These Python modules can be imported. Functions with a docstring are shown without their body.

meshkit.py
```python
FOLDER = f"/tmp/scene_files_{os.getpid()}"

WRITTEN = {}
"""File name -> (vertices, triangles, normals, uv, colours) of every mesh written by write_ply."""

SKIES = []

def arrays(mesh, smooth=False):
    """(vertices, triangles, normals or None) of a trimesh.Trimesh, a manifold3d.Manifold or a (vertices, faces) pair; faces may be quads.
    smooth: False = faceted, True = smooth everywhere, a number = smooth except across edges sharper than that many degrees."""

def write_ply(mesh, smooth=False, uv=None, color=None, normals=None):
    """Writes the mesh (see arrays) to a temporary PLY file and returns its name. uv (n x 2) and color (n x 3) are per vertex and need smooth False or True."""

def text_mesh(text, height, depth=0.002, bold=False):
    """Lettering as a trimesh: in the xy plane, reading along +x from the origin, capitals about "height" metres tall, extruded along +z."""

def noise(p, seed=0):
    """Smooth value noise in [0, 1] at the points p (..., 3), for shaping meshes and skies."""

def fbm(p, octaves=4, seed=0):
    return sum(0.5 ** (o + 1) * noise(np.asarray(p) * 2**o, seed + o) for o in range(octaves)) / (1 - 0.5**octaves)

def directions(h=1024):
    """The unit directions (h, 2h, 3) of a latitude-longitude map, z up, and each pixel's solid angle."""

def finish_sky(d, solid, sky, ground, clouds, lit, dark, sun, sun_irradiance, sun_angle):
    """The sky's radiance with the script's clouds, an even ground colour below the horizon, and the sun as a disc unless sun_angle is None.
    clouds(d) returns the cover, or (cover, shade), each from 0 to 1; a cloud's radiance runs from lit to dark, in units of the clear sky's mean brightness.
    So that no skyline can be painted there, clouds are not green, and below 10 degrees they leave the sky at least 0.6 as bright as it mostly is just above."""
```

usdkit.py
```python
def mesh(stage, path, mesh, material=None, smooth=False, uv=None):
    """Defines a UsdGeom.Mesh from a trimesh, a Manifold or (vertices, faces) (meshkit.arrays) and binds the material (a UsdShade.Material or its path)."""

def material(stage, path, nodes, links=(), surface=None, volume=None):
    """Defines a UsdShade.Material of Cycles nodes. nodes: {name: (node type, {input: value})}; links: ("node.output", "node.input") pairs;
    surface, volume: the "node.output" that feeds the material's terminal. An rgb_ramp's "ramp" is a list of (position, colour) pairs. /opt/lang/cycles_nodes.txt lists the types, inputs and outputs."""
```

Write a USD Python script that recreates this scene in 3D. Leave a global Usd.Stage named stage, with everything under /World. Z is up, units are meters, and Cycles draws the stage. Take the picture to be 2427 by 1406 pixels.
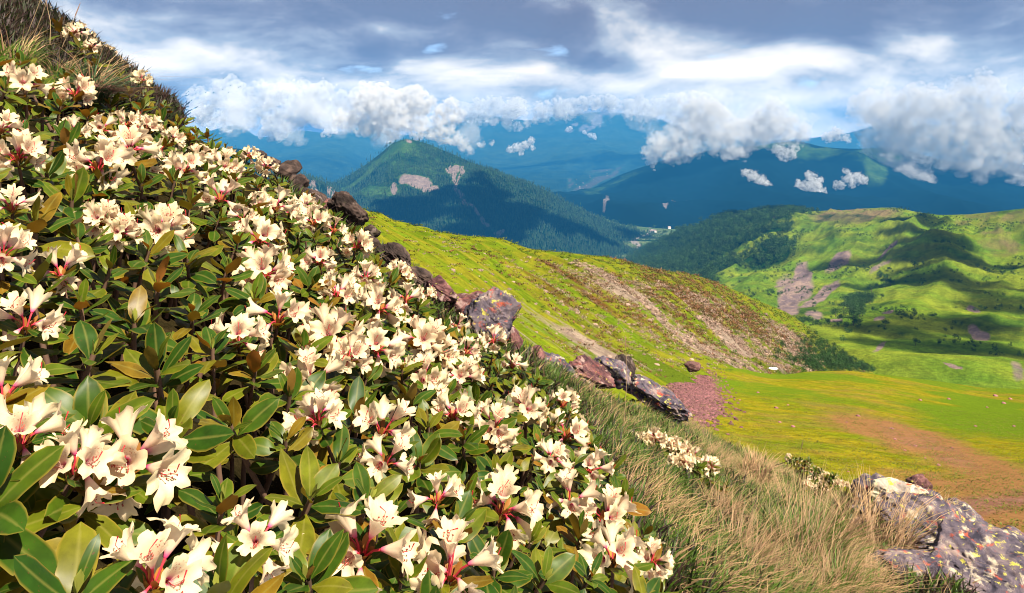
import math, random
import numpy as np
import trimesh, usdkit, meshkit
from scipy.interpolate import PchipInterpolator, RBFInterpolator
from scipy.spatial import cKDTree
from pxr import Usd, UsdGeom, UsdLux, UsdShade, Gf, Sdf, Vt

stage = Usd.Stage.CreateInMemory()
UsdGeom.SetStageUpAxis(stage, "Z")
UsdGeom.SetStageMetersPerUnit(stage, 1.0)
UsdGeom.Xform.Define(stage, "/World")
UsdGeom.Scope.Define(stage, "/World/Looks")
rng = np.random.default_rng(7)
random.seed(7)

# ------------------------------------------------------------------ camera, sun, sky, exposure
F, CX, CY = 1733.0, 1213.5, 330.0            # focal length and eye level, in pixels of the 2427 px wide photograph
cam = UsdGeom.Camera.Define(stage, "/World/camera")
cam.CreateHorizontalApertureAttr(36.0)
cam.CreateVerticalApertureAttr(36.0 * 1406 / 2427)
cam.CreateFocalLengthAttr(36.0 * F / 2427)
cam.CreateVerticalApertureOffsetAttr(-(703 - CY) / 2427 * 36.0)
cam.CreateClippingRangeAttr(Gf.Vec2f(0.05, 200000.0))
cam.CreateExposureAttr(1.6)
cam.AddRotateXOp().Set(90.0)

SUN = np.array([0.42, -0.45, 0.80]); SUN /= np.linalg.norm(SUN)
sun = UsdLux.DistantLight.Define(stage, "/World/sun")
sun.CreateIntensityAttr(1.25)
sun.GetPrim().CreateAttribute("inputs:normalize", Sdf.ValueTypeNames.Bool).Set(True)
sun.CreateAngleAttr(0.53)
sun.CreateColorAttr(Gf.Vec3f(1.0, 0.90, 0.73))
sun.AddTransformOp().Set(Gf.Matrix4d().SetLookAt(Gf.Vec3d(*SUN), Gf.Vec3d(0, 0, 0), Gf.Vec3d(0, 0, 1)).GetInverse())

SKY_STRENGTH = 0.1
def sky_material():
    """Clear sky with a broken deck of cloud over it: soft heaps, lit from above, darker and flatter higher up."""
    el, rot = math.asin(SUN[2]), math.atan2(SUN[0], SUN[1])
    k = 0.33 / SKY_STRENGTH
    c = lambda *v: tuple(np.array(v) * k)
    nz = {"scale": 3.4, "detail": 11.0, "roughness": 0.54, "distortion": 0.35}
    n = {
        "tc": ("texture_coordinate", {}), "sep": ("separate_xyz", {}),
        "sky": ("sky_texture", {"sky_type": "single_scattering", "sun_disc": False, "sun_elevation": el, "sun_rotation": rot, "altitude": 2500.0}),
        "map": ("mapping", {"scale": (1.5, 1.5, 4.0), "location": (0.35, 0.1, 0.0)}),
        "up1": ("vector_math", {"math_type": "add", "vector2": (0.035, -0.03, 0.085)}),
        "na": ("noise_texture", nz), "nb": ("noise_texture", {**nz, "detail": 6.0}),
        "big": ("noise_texture", {"scale": 1.5, "detail": 3.0, "roughness": 0.5, "distortion": 0.4}),
        "dif": ("math", {"math_type": "subtract"}),
        "lit": ("math", {"math_type": "multiply_add", "value2": 3.0, "value3": 0.50}),
        "elev": ("map_range", {"range_type": "smoothstep", "from_min": 0.085, "from_max": 0.175, "to_min": 0.34, "to_max": -0.26, "clamp": True}),
        "bg1": ("math", {"math_type": "multiply_add", "value2": 1.5}), "t0": ("math", {"math_type": "subtract", "value2": 0.73}),
        "t": ("math", {"math_type": "multiply_add", "value2": 0.62}),
        "ramp": ("rgb_ramp", {"ramp": [(0.0, c(.225, .222, .315)), (.20, c(.30, .295, .385)), (.42, c(.52, .54, .60)), (.62, c(1.0, .93, .86)), (.85, c(1.45, 1.28, 1.08)), (1.0, c(1.75, 1.5, 1.2))]}),
        "cov": ("map_range", {"from_min": 0.25, "from_max": 0.36, "clamp": True}),
        "mix": ("mix_color", {}), "bg": ("background_shader", {"strength": SKY_STRENGTH}),
    }
    l = [("tc.generated", "map.vector"), ("tc.generated", "sep.vector"), ("map.vector", "na.vector"), ("map.vector", "up1.vector1"), ("up1.vector", "nb.vector"), ("map.vector", "big.vector"),
         ("na.fac", "dif.value1"), ("nb.fac", "dif.value2"), ("dif.value", "lit.value1"), ("sep.z", "elev.value"),
         ("big.fac", "bg1.value1"), ("elev.result", "bg1.value3"), ("bg1.value", "t0.value1"), ("lit.value", "t.value1"), ("t0.value", "t.value3"), ("t.value", "ramp.fac"),
         ("na.fac", "cov.value"), ("cov.result", "mix.fac"), ("sky.color", "mix.a"), ("ramp.color", "mix.b"), ("mix.result", "bg.color")]
    return usdkit.material(stage, "/World/Looks/sky", n, l, surface="bg.background")
dome = UsdLux.DomeLight.Define(stage, "/World/sky")
dome.CreateIntensityAttr(1.0)
UsdShade.MaterialBindingAPI.Apply(dome.GetPrim()).Bind(sky_material())
dome.GetPrim().SetCustomDataByKey("kind", "structure")

# ------------------------------------------------------------------ helpers
USED = {}
def path_of(name, parent="/World"):
    k = (parent, name)
    USED[k] = USED.get(k, -1) + 1
    return f"{parent}/{name}" + (f"_{USED[k]:03d}" if USED[k] else "")
def tag(prim, label=None, category=None, group=None, kind=None):
    for k, v in (("label", label), ("category", category), ("group", group), ("kind", kind)):
        if v:
            prim.SetCustomDataByKey(k, v)
    return prim
def look(name):
    return UsdShade.Material.Get(stage, "/World/Looks/" + name)
def put(name, mesh, mat, parent="/World", smooth=False, attrs=None):
    m = usdkit.mesh(stage, path_of(name, parent), mesh, look(mat), smooth)
    for k, v in (attrs or {}).items():
        UsdGeom.PrimvarsAPI(m).CreatePrimvar(k, Sdf.ValueTypeNames.Color3fArray, "vertex").Set(Vt.Vec3fArray.FromNumpy(np.ascontiguousarray(v, np.float32)))
    return m.GetPrim()
def P(u, v, y):
    u, v, y = np.broadcast_arrays(np.asarray(u, float), np.asarray(v, float), np.asarray(y, float))
    return np.stack([(u - CX) / F * y, y, (CY - v) / F * y], -1)
def px(p):
    p = np.asarray(p)
    return CX + F * p[..., 0] / p[..., 1], CY - F * p[..., 2] / p[..., 1]
def sstep(a, b, x):
    t = np.clip((np.asarray(x, float) - a) / (b - a), 0, 1)
    return t * t * (3 - 2 * t)
fbm, noise = meshkit.fbm, meshkit.noise
def ridged(p, octaves=5, seed=0):
    s, a, tot = 0, 1.0, 0
    for o in range(octaves):
        n = 1 - np.abs(2 * noise(np.asarray(p) * 2.03 ** o, seed + o) - 1)
        s, tot, a = s + a * n * n, tot + a, a * 0.5
    return s / tot

def sheet(rows, nu, nt, u0, u1, bias=None):
    """A surface through rows of (u, v, depth) points, from the far edge to the near one. Returns a (nt, nu, 3) grid."""
    us = np.linspace(u0, u1, nu)
    cols = []
    for r in rows:
        r = np.array(sorted(r), float)
        f = PchipInterpolator(r[:, 0], r[:, 1:], extrapolate=False)
        vy = f(np.clip(us, r[0, 0], r[-1, 0]))
        cols.append(P(us, vy[:, 0], vy[:, 1]))
    t = np.linspace(0, len(rows) - 1, nt) if bias is None else bias
    return PchipInterpolator(np.arange(len(rows)), np.array(cols), axis=0)(t)
def grid_faces(nt, nu):
    i, j = np.meshgrid(np.arange(nt - 1), np.arange(nu - 1), indexing="ij")
    a = i * nu + j
    return np.stack([a, a + 1, a + nu + 1, a + nu], -1).reshape(-1, 4)
def grid_mesh(g):
    nt, nu = g.shape[:2]
    f = grid_faces(nt, nu)
    v = g.reshape(-1, 3)
    n = np.cross(v[f[:, 1]] - v[f[:, 0]], v[f[:, 3]] - v[f[:, 0]])[:, 2].mean()
    return v, (f if n > 0 else f[:, ::-1])
class Surface:
    """A built terrain sheet, to stand things on: finds the point seen at pixel (u, v)."""
    def __init__(self, g):
        self.g = g
        v = g.reshape(-1, 3)
        self.v = v
        nt, nu = g.shape[:2]
        du, dt = np.gradient(g, axis=1), np.gradient(g, axis=0)
        n = np.cross(du, dt); n /= np.linalg.norm(n, axis=-1, keepdims=True) + 1e-12
        n *= np.sign(n[..., 2:]) + (n[..., 2:] == 0)
        self.n = n.reshape(-1, 3)
        self.tree = cKDTree(np.stack(px(v), -1))
        self.plan = cKDTree(v[:, :2])
    def at(self, u, v):
        d, i = self.tree.query(np.stack(np.broadcast_arrays(u, v), -1).astype(float), k=6)
        k = np.argmin(np.where(d < d[..., :1] + 4.0, self.v[i][..., 1], 1e9), -1)
        return np.take_along_axis(i, k[..., None], -1)[..., 0]
    def near(self, xy):
        return self.plan.query(xy)[1]


# ------------------------------------------------------------------ terrain materials
def ground_material(name, grass, grass2, rock, rock2, brown, forest, scale, rough=0.9, bump=0.0, edge=0.35, stretch=None, speck=30.0):
    """Ground cover in two greens with rock, brown heath and dark woods where the mesh says so (primvar mask), broken up by noise."""
    n = {
        "geo": ("geometry", {}), "att": ("attribute", {"attribute": "mask"}), "sep": ("separate_color", {}),
        "n1": ("noise_texture", {"scale": scale, "detail": 7.0, "roughness": 0.6}),
        "n2": ("noise_texture", {"scale": scale * 6.3, "detail": 6.0, "roughness": 0.65}),
        "n4": ("noise_texture", {"scale": scale * speck, "detail": 3.0, "roughness": 0.7}), "sv": ("map_range", {"from_min": 0.3, "from_max": 0.7, "to_min": 0.68, "to_max": 1.32}), "gs": ("mix_color", {"blend_type": "multiply", "fac": 1.0, "use_clamp": False}),
        "n3": ("noise_texture", {"scale": scale * 2.4, "detail": 5.0, "roughness": 0.6, "distortion": 0.4}),
        "g01": ("rgb_ramp", {"ramp": [(0.0, grass), (0.40, grass), (0.60, grass2), (1.0, grass2)]}),
        "gv": ("map_range", {"from_min": 0.3, "from_max": 0.7, "to_min": 0.62, "to_max": 1.35, "clamp": True}),
        "gm": ("mix_color", {"blend_type": "multiply", "fac": 1.0}),
        "rk": ("rgb_ramp", {"ramp": [(0.0, rock), (0.42, rock), (0.58, rock2), (1.0, rock2)]}),
        "pr": ("math", {"math_type": "multiply_add", "value2": 0.9}), "tr": ("map_range", {"from_min": 0.95 - edge / 2, "from_max": 0.95 + edge / 2, "clamp": True}),
        "pb": ("math", {"math_type": "multiply_add", "value2": 0.9}), "tb": ("map_range", {"from_min": 0.95 - edge / 2, "from_max": 0.95 + edge / 2, "clamp": True}),
        "pf": ("math", {"math_type": "multiply_add", "value2": 0.9}), "tf": ("map_range", {"from_min": 0.95 - edge / 2, "from_max": 0.95 + edge / 2, "clamp": True}),
        "mb": ("mix_color", {"b": brown}), "mf": ("mix_color", {"b": forest}), "mr": ("mix_color", {}),
        "bsdf": ("diffuse_bsdf", {"roughness": 0.5}),
    }
    l = [("geo.position", "n1.vector"), ("geo.position", "n2.vector"), ("geo.position", "n3.vector"), ("att.color", "sep.color"),
         ("n1.fac", "g01.fac"), ("n2.fac", "gv.value"), ("g01.color", "gm.a"), ("gv.result", "gm.b"), ("n2.fac", "rk.fac"),
         ("n3.fac", "pr.value1"), ("sep.r", "pr.value3"), ("pr.value", "tr.value"),
         ("n3.fac", "pb.value1"), ("sep.g", "pb.value3"), ("pb.value", "tb.value"),
         ("n3.fac", "pf.value1"), ("sep.b", "pf.value3"), ("pf.value", "tf.value"),
         ("gm.result", "mb.a"), ("tb.result", "mb.fac"), ("mb.result", "mf.a"), ("tf.result", "mf.fac"),
         ("mf.result", "mr.a"), ("rk.color", "mr.b"), ("tr.result", "mr.fac"), ("geo.position", "n4.vector"), ("n4.fac", "sv.value"), ("mr.result", "gs.a"), ("sv.result", "gs.b"), ("gs.result", "bsdf.color")]
    if stretch:
        n["rot"] = ("vector_rotate", {"rotate_type": "z_axis", "angle": stretch[0]})
        n["str"] = ("mapping", {"scale": stretch[1]})
        l = [(a, b) for a, b in l if b not in ("n3.vector", "n2.vector")] + [("geo.position", "rot.vector"), ("rot.vector", "str.vector"), ("str.vector", "n3.vector"), ("str.vector", "n2.vector")]
    if bump:
        n["bump"] = ("bump", {"strength": 0.8, "distance": bump})
        l += [("n2.fac", "bump.height"), ("bump.normal", "bsdf.normal")]
    usdkit.material(stage, "/World/Looks/" + name, n, l, surface="bsdf.BSDF")

ground_material("far_mountain", (0.01238, 0.02652, 0.01414), (0.01945, 0.03536, 0.01768), (0.1061, 0.1025, 0.09901), (0.07779, 0.07072, 0.07072), (0.03536, 0.03182, 0.02475), (0.004243, 0.01061, 0.007779), 0.0016)
ground_material("dark_mountain", (0.01768, 0.04243, 0.01061), (0.03182, 0.06011, 0.01238), (0.1061, 0.0884, 0.08133), (0.07779, 0.06365, 0.06011), (0.04243, 0.0389, 0.01768), (0.002, 0.0062, 0.0062), 0.004)
ground_material("wooded_mountain", (0.01768, 0.04597, 0.01061), (0.03536, 0.06718, 0.01414), (0.1485, 0.1132, 0.09901), (0.1061, 0.07779, 0.07072), (0.0495, 0.04243, 0.02122), (0.002829, 0.009194, 0.004597), 0.008)
ground_material("valley", (0.03536, 0.06718, 0.02122), (0.07072, 0.08486, 0.03182), (0.1591, 0.1414, 0.1273), (0.1273, 0.1096, 0.09547), (0.1061, 0.08486, 0.03182), (0.004243, 0.01591, 0.006365), 0.012)
ground_material("green_hill", (0.0578, 0.1054, 0.0068), (0.102, 0.1292, 0.00952), (0.1627, 0.1167, 0.09901), (0.09547, 0.07072, 0.07426), (0.1061, 0.07779, 0.03536), (0.006365, 0.02122, 0.004243), 0.012, bump=3.0, stretch=(0.64, (1.0, .35, .5)))
ground_material("heath_ridge", (0.0646, 0.102, 0.00476), (0.1156, 0.1122, 0.00816), (0.1945, 0.152, 0.1167), (0.1202, 0.0884, 0.07072), (0.07072, 0.03359, 0.01061), (0.055, 0.080, 0.006), 0.16, bump=0.25, edge=0.22, stretch=(0.90, (.2, 1.0, .5)))
ground_material("meadow", (.090, .110, .005), (.150, .125, .007), (.11, .048, .045), (.15, .08, .07), (.165, .085, .034), (.070, .110, .006), 0.22, bump=0.12, edge=0.6)
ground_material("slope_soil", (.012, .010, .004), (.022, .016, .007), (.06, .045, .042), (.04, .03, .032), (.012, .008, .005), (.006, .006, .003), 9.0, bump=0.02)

# ------------------------------------------------------------------ terrain, far to near
SURF = {}
def terrain(name, mat, g, mask, label, back=0.35):
    """Adds the hidden far side of a crest and writes the sheet."""
    crest = g[0]
    drop = crest[:, 1:2] * back
    rear = np.stack([crest * (1 + back * s) - drop * s * np.array([0, 0, .25 + .5 * s]) for s in (1.0, 0.45, 0.12)])
    full = np.concatenate([rear, g])
    m = np.concatenate([np.repeat(mask[:1], 3, 0), mask])
    v, f = grid_mesh(full)
    prim = put(name, (v, f), mat, smooth=True, attrs={"mask": m.reshape(-1, 3)})
    tag(prim, kind="structure", label=label)
    s = SURF[name] = Surface(g)
    return s
def masks(g):
    """Cover masks, and where each point is seen, wandering a little so that patches have ragged rims."""
    u, v = px(g)
    q = np.stack([u / 40, v / 26, np.zeros_like(u)], -1)
    return np.zeros(g.shape), u + 30 * (fbm(q, 4, 91) - .5), v + 22 * (fbm(q + 7.7, 4, 92) - .5)
def blob(U, V, u, v, ru, rv, ang=0.0, soft=0.5):
    """1 inside an ellipse on the hillside, falling to 0 at its rim."""
    c, s = math.cos(ang), math.sin(ang)
    a, b = U - u, V - v
    d = np.sqrt(((a * c + b * s) / ru) ** 2 + ((-a * s + b * c) / rv) ** 2)
    return 1 - sstep(1 - soft, 1 + soft, d)
def lift(g, amount):
    g[..., 2] += amount

# far massif, snow patches near its top
g = sheet([[(-900, 300, 17000), (0, 318, 16500), (440, 322, 15500), (560, 296, 15500), (620, 326, 15000), (715, 311, 14500), (790, 318, 14500), (870, 284, 16500), (960, 320, 16500), (1060, 290, 16500), (1150, 276, 16800), (1250, 286, 17000), (1350, 272, 17000), (1430, 266, 17000), (1530, 276, 17000), (1650, 315, 17000), (1800, 338, 16500), (2000, 318, 16500), (2100, 296, 16500), (2427, 300, 16500), (3300, 300, 16500)],
           [(-900, 360, 13500), (560, 372, 12500), (760, 375, 11800), (900, 400, 12500), (1060, 352, 14200), (1250, 345, 14500), (1430, 330, 14800), (1650, 355, 14500), (2427, 370, 14000), (3300, 370, 14000)],
           [(-900, 430, 10500), (560, 440, 9800), (760, 450, 9300), (950, 440, 10800), (1160, 405, 11200), (1300, 398, 11200), (1400, 392, 11600), (1560, 388, 11600), (2427, 430, 10500), (3300, 430, 10500)],
           [(-900, 520, 7500), (760, 540, 7000), (950, 520, 7800), (1200, 470, 8200), (1370, 442, 8700), (1450, 424, 9600), (1560, 470, 8300), (2427, 520, 7500), (3300, 520, 7500)],
           [(-900, 640, 5500), (760, 640, 5400), (1370, 520, 6300), (2427, 640, 5500), (3300, 640, 5500)]], 520, 150, -900, 3300)
M, U, V = masks(g)
h = ridged(g / 2600.0, 6, 3) - 0.45
w = np.clip(np.linspace(0, 1, 150), .04, 1)[:, None] * (1 - sstep(.45, .72, np.linspace(0, 1, 150)))[:, None]
lift(g, 480 * h * (0.35 + w) * (1 - sstep(.5, .75, np.linspace(0, 1, 150)))[:, None] * sstep(0, .06, np.linspace(0, 1, 150) + .02)[:, None])
M[..., 0] = 0.62 * sstep(300, 255, V) * (U > 1000)
M[..., 2] = .55 * sstep(330, 400, V)
for u, v, ru, rv, a in ((1405, 292, 6, 26, .6), (1425, 282, 5, 20, .5), (1382, 300, 12, 5, -.5), (1360, 296, 8, 4, 0), (1440, 268, 8, 6, .2), (1345, 310, 7, 3, -.5), (1295, 268, 8, 4, .3)):
    M[..., 0] = np.maximum(M[..., 0], 1.0 * blob(U, V, u, v, ru, rv, a))
for u, v, ru, rv, a in ((1420, 425, 60, 7, -.5), (1390, 440, 34, 8, -.4), (1360, 462, 26, 6, -.3), (1440, 400, 40, 4, -.2), (1352, 432, 5, 14, .2)):
    M[..., 1] = np.maximum(M[..., 1], .75 * blob(U, V, u, v, ru, rv, a)); M[..., 2] *= 1 - blob(U, V, u, v, ru, rv, a)
terrain("far_massif", "far_mountain", g, M, "far blue mountain massif whose top disappears in the clouds")

# dark wooded mountain at the right
g = sheet([[(1120, 560, 7600), (1335, 478, 7600), (1400, 448, 7500), (1500, 403, 7400), (1600, 372, 7300), (1700, 354, 7300), (1800, 346, 7300), (1890, 337, 7200), (1950, 349, 7200), (2040, 354, 7200), (2110, 352, 7300), (2200, 372, 7500), (2300, 392, 7500), (2427, 402, 7500), (2800, 380, 7500), (3300, 380, 7500)],
           [(1120, 575, 5600), (1335, 484, 6500), (1420, 466, 6500), (1550, 436, 6300), (1700, 416, 6200), (1900, 408, 6150), (2100, 416, 6150), (2427, 440, 6150), (3300, 450, 6100)],
           [(1120, 590, 5000), (1335, 492, 5900), (1450, 500, 5250), (1600, 492, 5200), (1900, 484, 5150), (2427, 500, 5000), (3300, 510, 5000)],
           [(1120, 610, 4600), (1335, 506, 5350), (1480, 530, 4480), (1620, 543, 4220), (1900, 560, 4000), (2427, 600, 3900), (3300, 600, 3900)],
           [(1120, 640, 4300), (1480, 570, 4000), (1620, 590, 3800), (2427, 680, 3500), (3300, 680, 3500)]], 420, 140, 1120, 3300)
M, U, V = masks(g)
tt = np.linspace(0, 1, 140)[:, None]
lift(g, 260 * (ridged(g * [1.2, .8, .5] / 1500.0, 6, 11) - .45) * (.12 + sstep(0, .2, tt)) * (1 - sstep(.55, .8, tt)))
M[..., 2] = .80 + .2 * sstep(390, 430, V)
for u, v, ru, rv in ((1960, 375, 90, 16), (2060, 385, 60, 30), (1850, 352, 60, 8), (2080, 430, 30, 25)):
    M[..., 2] -= .75 * blob(U, V, u, v, ru, rv)
M[..., 2] -= .45 * blob(U, V, 1440, 445, 90, 14, -.45)
for u, v, ru, rv in ((1438, 502, 7, 14), (1597, 474, 4, 3), (1580, 503, 4, 6), (1597, 492, 3, 3)):
    M[..., 0] = np.maximum(M[..., 0], blob(U, V, u, v, ru, rv))
terrain("dark_mountain", "dark_mountain", g, M, "dark blue wooded mountain beyond the valley, clouds on its crest")

# valley floor
g = sheet([[(200, 478, 6050), (2600, 478, 6050)], [(200, 520, 4700), (2600, 520, 4700)], [(200, 600, 3300), (2600, 600, 3300)], [(200, 720, 2300), (2600, 720, 2300)]], 420, 160, 200, 2600)
g[..., 2] = -515 - 4 * fbm(g / 300.0, 3, 5)
M, U, V = masks(g)
river = np.interp(V, [500, 540, 560, 575, 590, 610, 640, 680], [1560, 1545, 1520, 1500, 1510, 1530, 1548, 1600]) + 9 * np.sin(V * .23)
wd = np.interp(V, [500, 560, 580, 620, 660], [2, 4, 7, 6, 9])
M[..., 0] = 1.0 * (1 - sstep(.6, 1.4, np.abs(U - river) / wd))
wood = fbm(g / 130.0, 4, 21)
M[..., 2] = .95 * sstep(.50, .58, wood) * sstep(550, 590, V) + .25 * sstep(.55, .6, wood)
M[..., 2] = np.maximum(M[..., 2], .9 * sstep(.0, 1, (U - river - 60) / 60) * sstep(560, 590, V))
M[..., 1] = .6 * sstep(.55, .62, fbm(g / 90.0, 3, 31)) * sstep(570, 600, V)
terrain("valley_floor", "valley", g, M, "valley floor with pale fields, woods and a gravelly river bed", back=0.02)

# wooded cone
g = sheet([[(250, 560, 4600), (500, 500, 4600), (640, 462, 4600), (740, 442, 4600), (790, 434, 4600), (850, 401, 4500), (900, 366, 4400), (940, 336, 4350), (965, 330, 4350), (1000, 336, 4350), (1060, 360, 4300), (1120, 386, 4250), (1200, 416, 4200), (1300, 456, 4150), (1350, 484, 4120), (1420, 519, 4100), (1500, 543, 4050), (1560, 560, 4000), (1640, 600, 4000), (1760, 680, 4000)],
           [(250, 600, 4200), (640, 500, 4150), (790, 470, 4050), (900, 425, 3900), (965, 400, 3850), (1060, 415, 3850), (1200, 455, 3800), (1350, 512, 3780), (1500, 562, 3750), (1640, 620, 3700), (1760, 690, 3700)],
           [(250, 640, 3600), (640, 540, 3550), (790, 520, 3450), (900, 490, 3300), (1060, 490, 3300), (1200, 520, 3300), (1350, 560, 3350), (1500, 590, 3400), (1640, 640, 3400), (1760, 700, 3400)],
           [(250, 700, 3000), (640, 620, 2950), (790, 600, 2900), (1060, 590, 2850), (1250, 600, 2900), (1400, 610, 3100), (1500, 610, 3220), (1640, 650, 3100), (1760, 720, 3000)],
           [(250, 800, 2500), (640, 720, 2450), (1060, 690, 2400), (1400, 670, 2600), (1520, 650, 2850), (1760, 740, 2700)]], 420, 170, 250, 1760)
M, U, V = masks(g)
tt = np.linspace(0, 1, 170)[:, None]
lift(g, 90 * (ridged(g * [1.3, .5, .6] / 620.0, 6, 17) - .45) * (.12 + sstep(0, .15, tt)) * (1 - sstep(.7, .95, tt)))
M[..., 2] = .62 + .25 * sstep(380, 480, V) - .25 * fbm(g / 350.0, 3, 4)
M[..., 2] -= .9 * blob(U, V, 905, 385, 50, 9, -.75) + .7 * blob(U, V, 960, 348, 22, 9) + .6 * blob(U, V, 850, 425, 60, 6, -.55) + .4 * blob(U, V, 900, 455, 60, 14, -.2)
def gully(pts, w):
    d = np.full(U.shape, 9.0)
    for (u0, v0), (u1, v1) in zip(pts[:-1], pts[1:]):
        s = np.clip(((U - u0) * (u1 - u0) + (V - v0) * (v1 - v0)) / ((u1 - u0) ** 2 + (v1 - v0) ** 2), 0, 1)
        d = np.minimum(d, np.hypot(U - u0 - s * (u1 - u0), V - v0 - s * (v1 - v0)) / w)
    return 1 - sstep(.5, 1.4, d)
for u, v, ru, rv, a in ((985, 425, 42, 13, .22), (1020, 440, 22, 9, .3), (960, 420, 22, 12, .1), (932, 443, 9, 10, 0), (1075, 402, 14, 10, .2), (1182, 562, 12, 8, 0), (968, 337, 8, 4, .4)):
    M[..., 0] = np.maximum(M[..., 0], .95 * blob(U, V, u, v, ru, rv, a, .4))
M[..., 0] = np.maximum(M[..., 0], .85 * gully([(1062, 395), (1076, 420), (1080, 458), (1096, 485), (1118, 503), (1130, 525), (1155, 548)], 5))
M[..., 0] = np.maximum(M[..., 0], .8 * gully([(1094, 400), (1088, 425), (1080, 445)], 4))
M[..., 2] *= 1 - sstep(.2, .6, M[..., 0])
CONE_MASK = M[..., 2].copy()
terrain("wooded_mountain", "wooded_mountain", g, M, "cone shaped mountain covered with dark forest, pale scree scars on its face")

# low spur left of the cone
g = sheet([[(250, 350, 3300), (560, 352, 3300), (640, 384, 3300), (690, 405, 3300), (760, 430, 3300), (800, 452, 3300), (850, 500, 3200), (950, 560, 3100)],
           [(250, 420, 3000), (640, 430, 3000), (760, 462, 2950), (850, 525, 2900), (950, 580, 2800)],
           [(250, 600, 2600), (640, 540, 2600), (760, 560, 2600), (950, 640, 2600)]], 160, 60, 250, 950)
M, U, V = masks(g)
lift(g, 40 * (ridged(g / 500.0, 5, 27) - .45) * sstep(0, .3, np.linspace(0, 1, 60))[:, None])
M[..., 2] = .75
for u, v, ru, rv, a in ((745, 440, 6, 14, -.5), (780, 455, 7, 16, -.5), (715, 432, 4, 10, -.4), (800, 468, 5, 12, -.5)):
    M[..., 0] = np.maximum(M[..., 0], .9 * blob(U, V, u, v, ru, rv, a))
terrain("wooded_spur", "wooded_mountain", g, M, "low wooded spur with pale scars left of the cone shaped mountain")

# green hills at the right
g = sheet([[(1440, 655, 2900), (1520, 606, 2850), (1570, 578, 2750), (1640, 556, 2600), (1720, 530, 2450), (1800, 511, 2300), (1870, 501, 2150), (1950, 500, 2050), (2050, 495, 1950), (2120, 492, 1850), (2180, 504, 1800), (2240, 511, 1750), (2330, 505, 1650), (2400, 497, 1600), (2500, 488, 1550), (2900, 470, 1500), (3300, 470, 1500)],
           [(1440, 664, 2550), (1570, 622, 2400), (1720, 580, 2050), (1870, 548, 1800), (2050, 545, 1650), (2180, 560, 1500), (2330, 580, 1350), (2500, 585, 1250), (3300, 560, 1250)],
           [(1440, 675, 2200), (1570, 645, 2050), (1720, 625, 1650), (1850, 612, 1400), (2000, 640, 1200), (2180, 670, 1080), (2330, 690, 980), (2500, 700, 900), (3300, 680, 900)],
           [(1440, 690, 1900), (1570, 665, 1700), (1700, 672, 1250), (1820, 715, 900), (1930, 790, 680), (2050, 820, 620), (2180, 810, 640), (2330, 810, 640), (2500, 820, 600), (3300, 800, 600)],
           [(1440, 720, 1500), (1570, 690, 1400), (1700, 700, 1050), (1820, 760, 760), (1930, 830, 560), (2010, 872, 440), (2100, 885, 410), (2250, 900, 390), (2427, 925, 370), (3300, 930, 370)],
           [(1440, 800, 1100), (1700, 780, 900), (1820, 860, 600), (1930, 930, 450), (2010, 960, 370), (2427, 1010, 320), (3300, 1010, 320)]], 620, 300, 1440, 3300)
M, U, V = masks(g)
tt = np.linspace(0, 1, 300)[:, None]
rot = np.array([[.80, -.60, 0], [.60, .80, 0], [0, 0, 1.]])
q = (g @ rot.T) * [1.0, .30, .35]
amp = sstep(0, .10, tt) * (1 - .6 * sstep(.6, 1, tt)) * np.clip(g[..., 1] / 1500, .25, 1.1)
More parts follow.
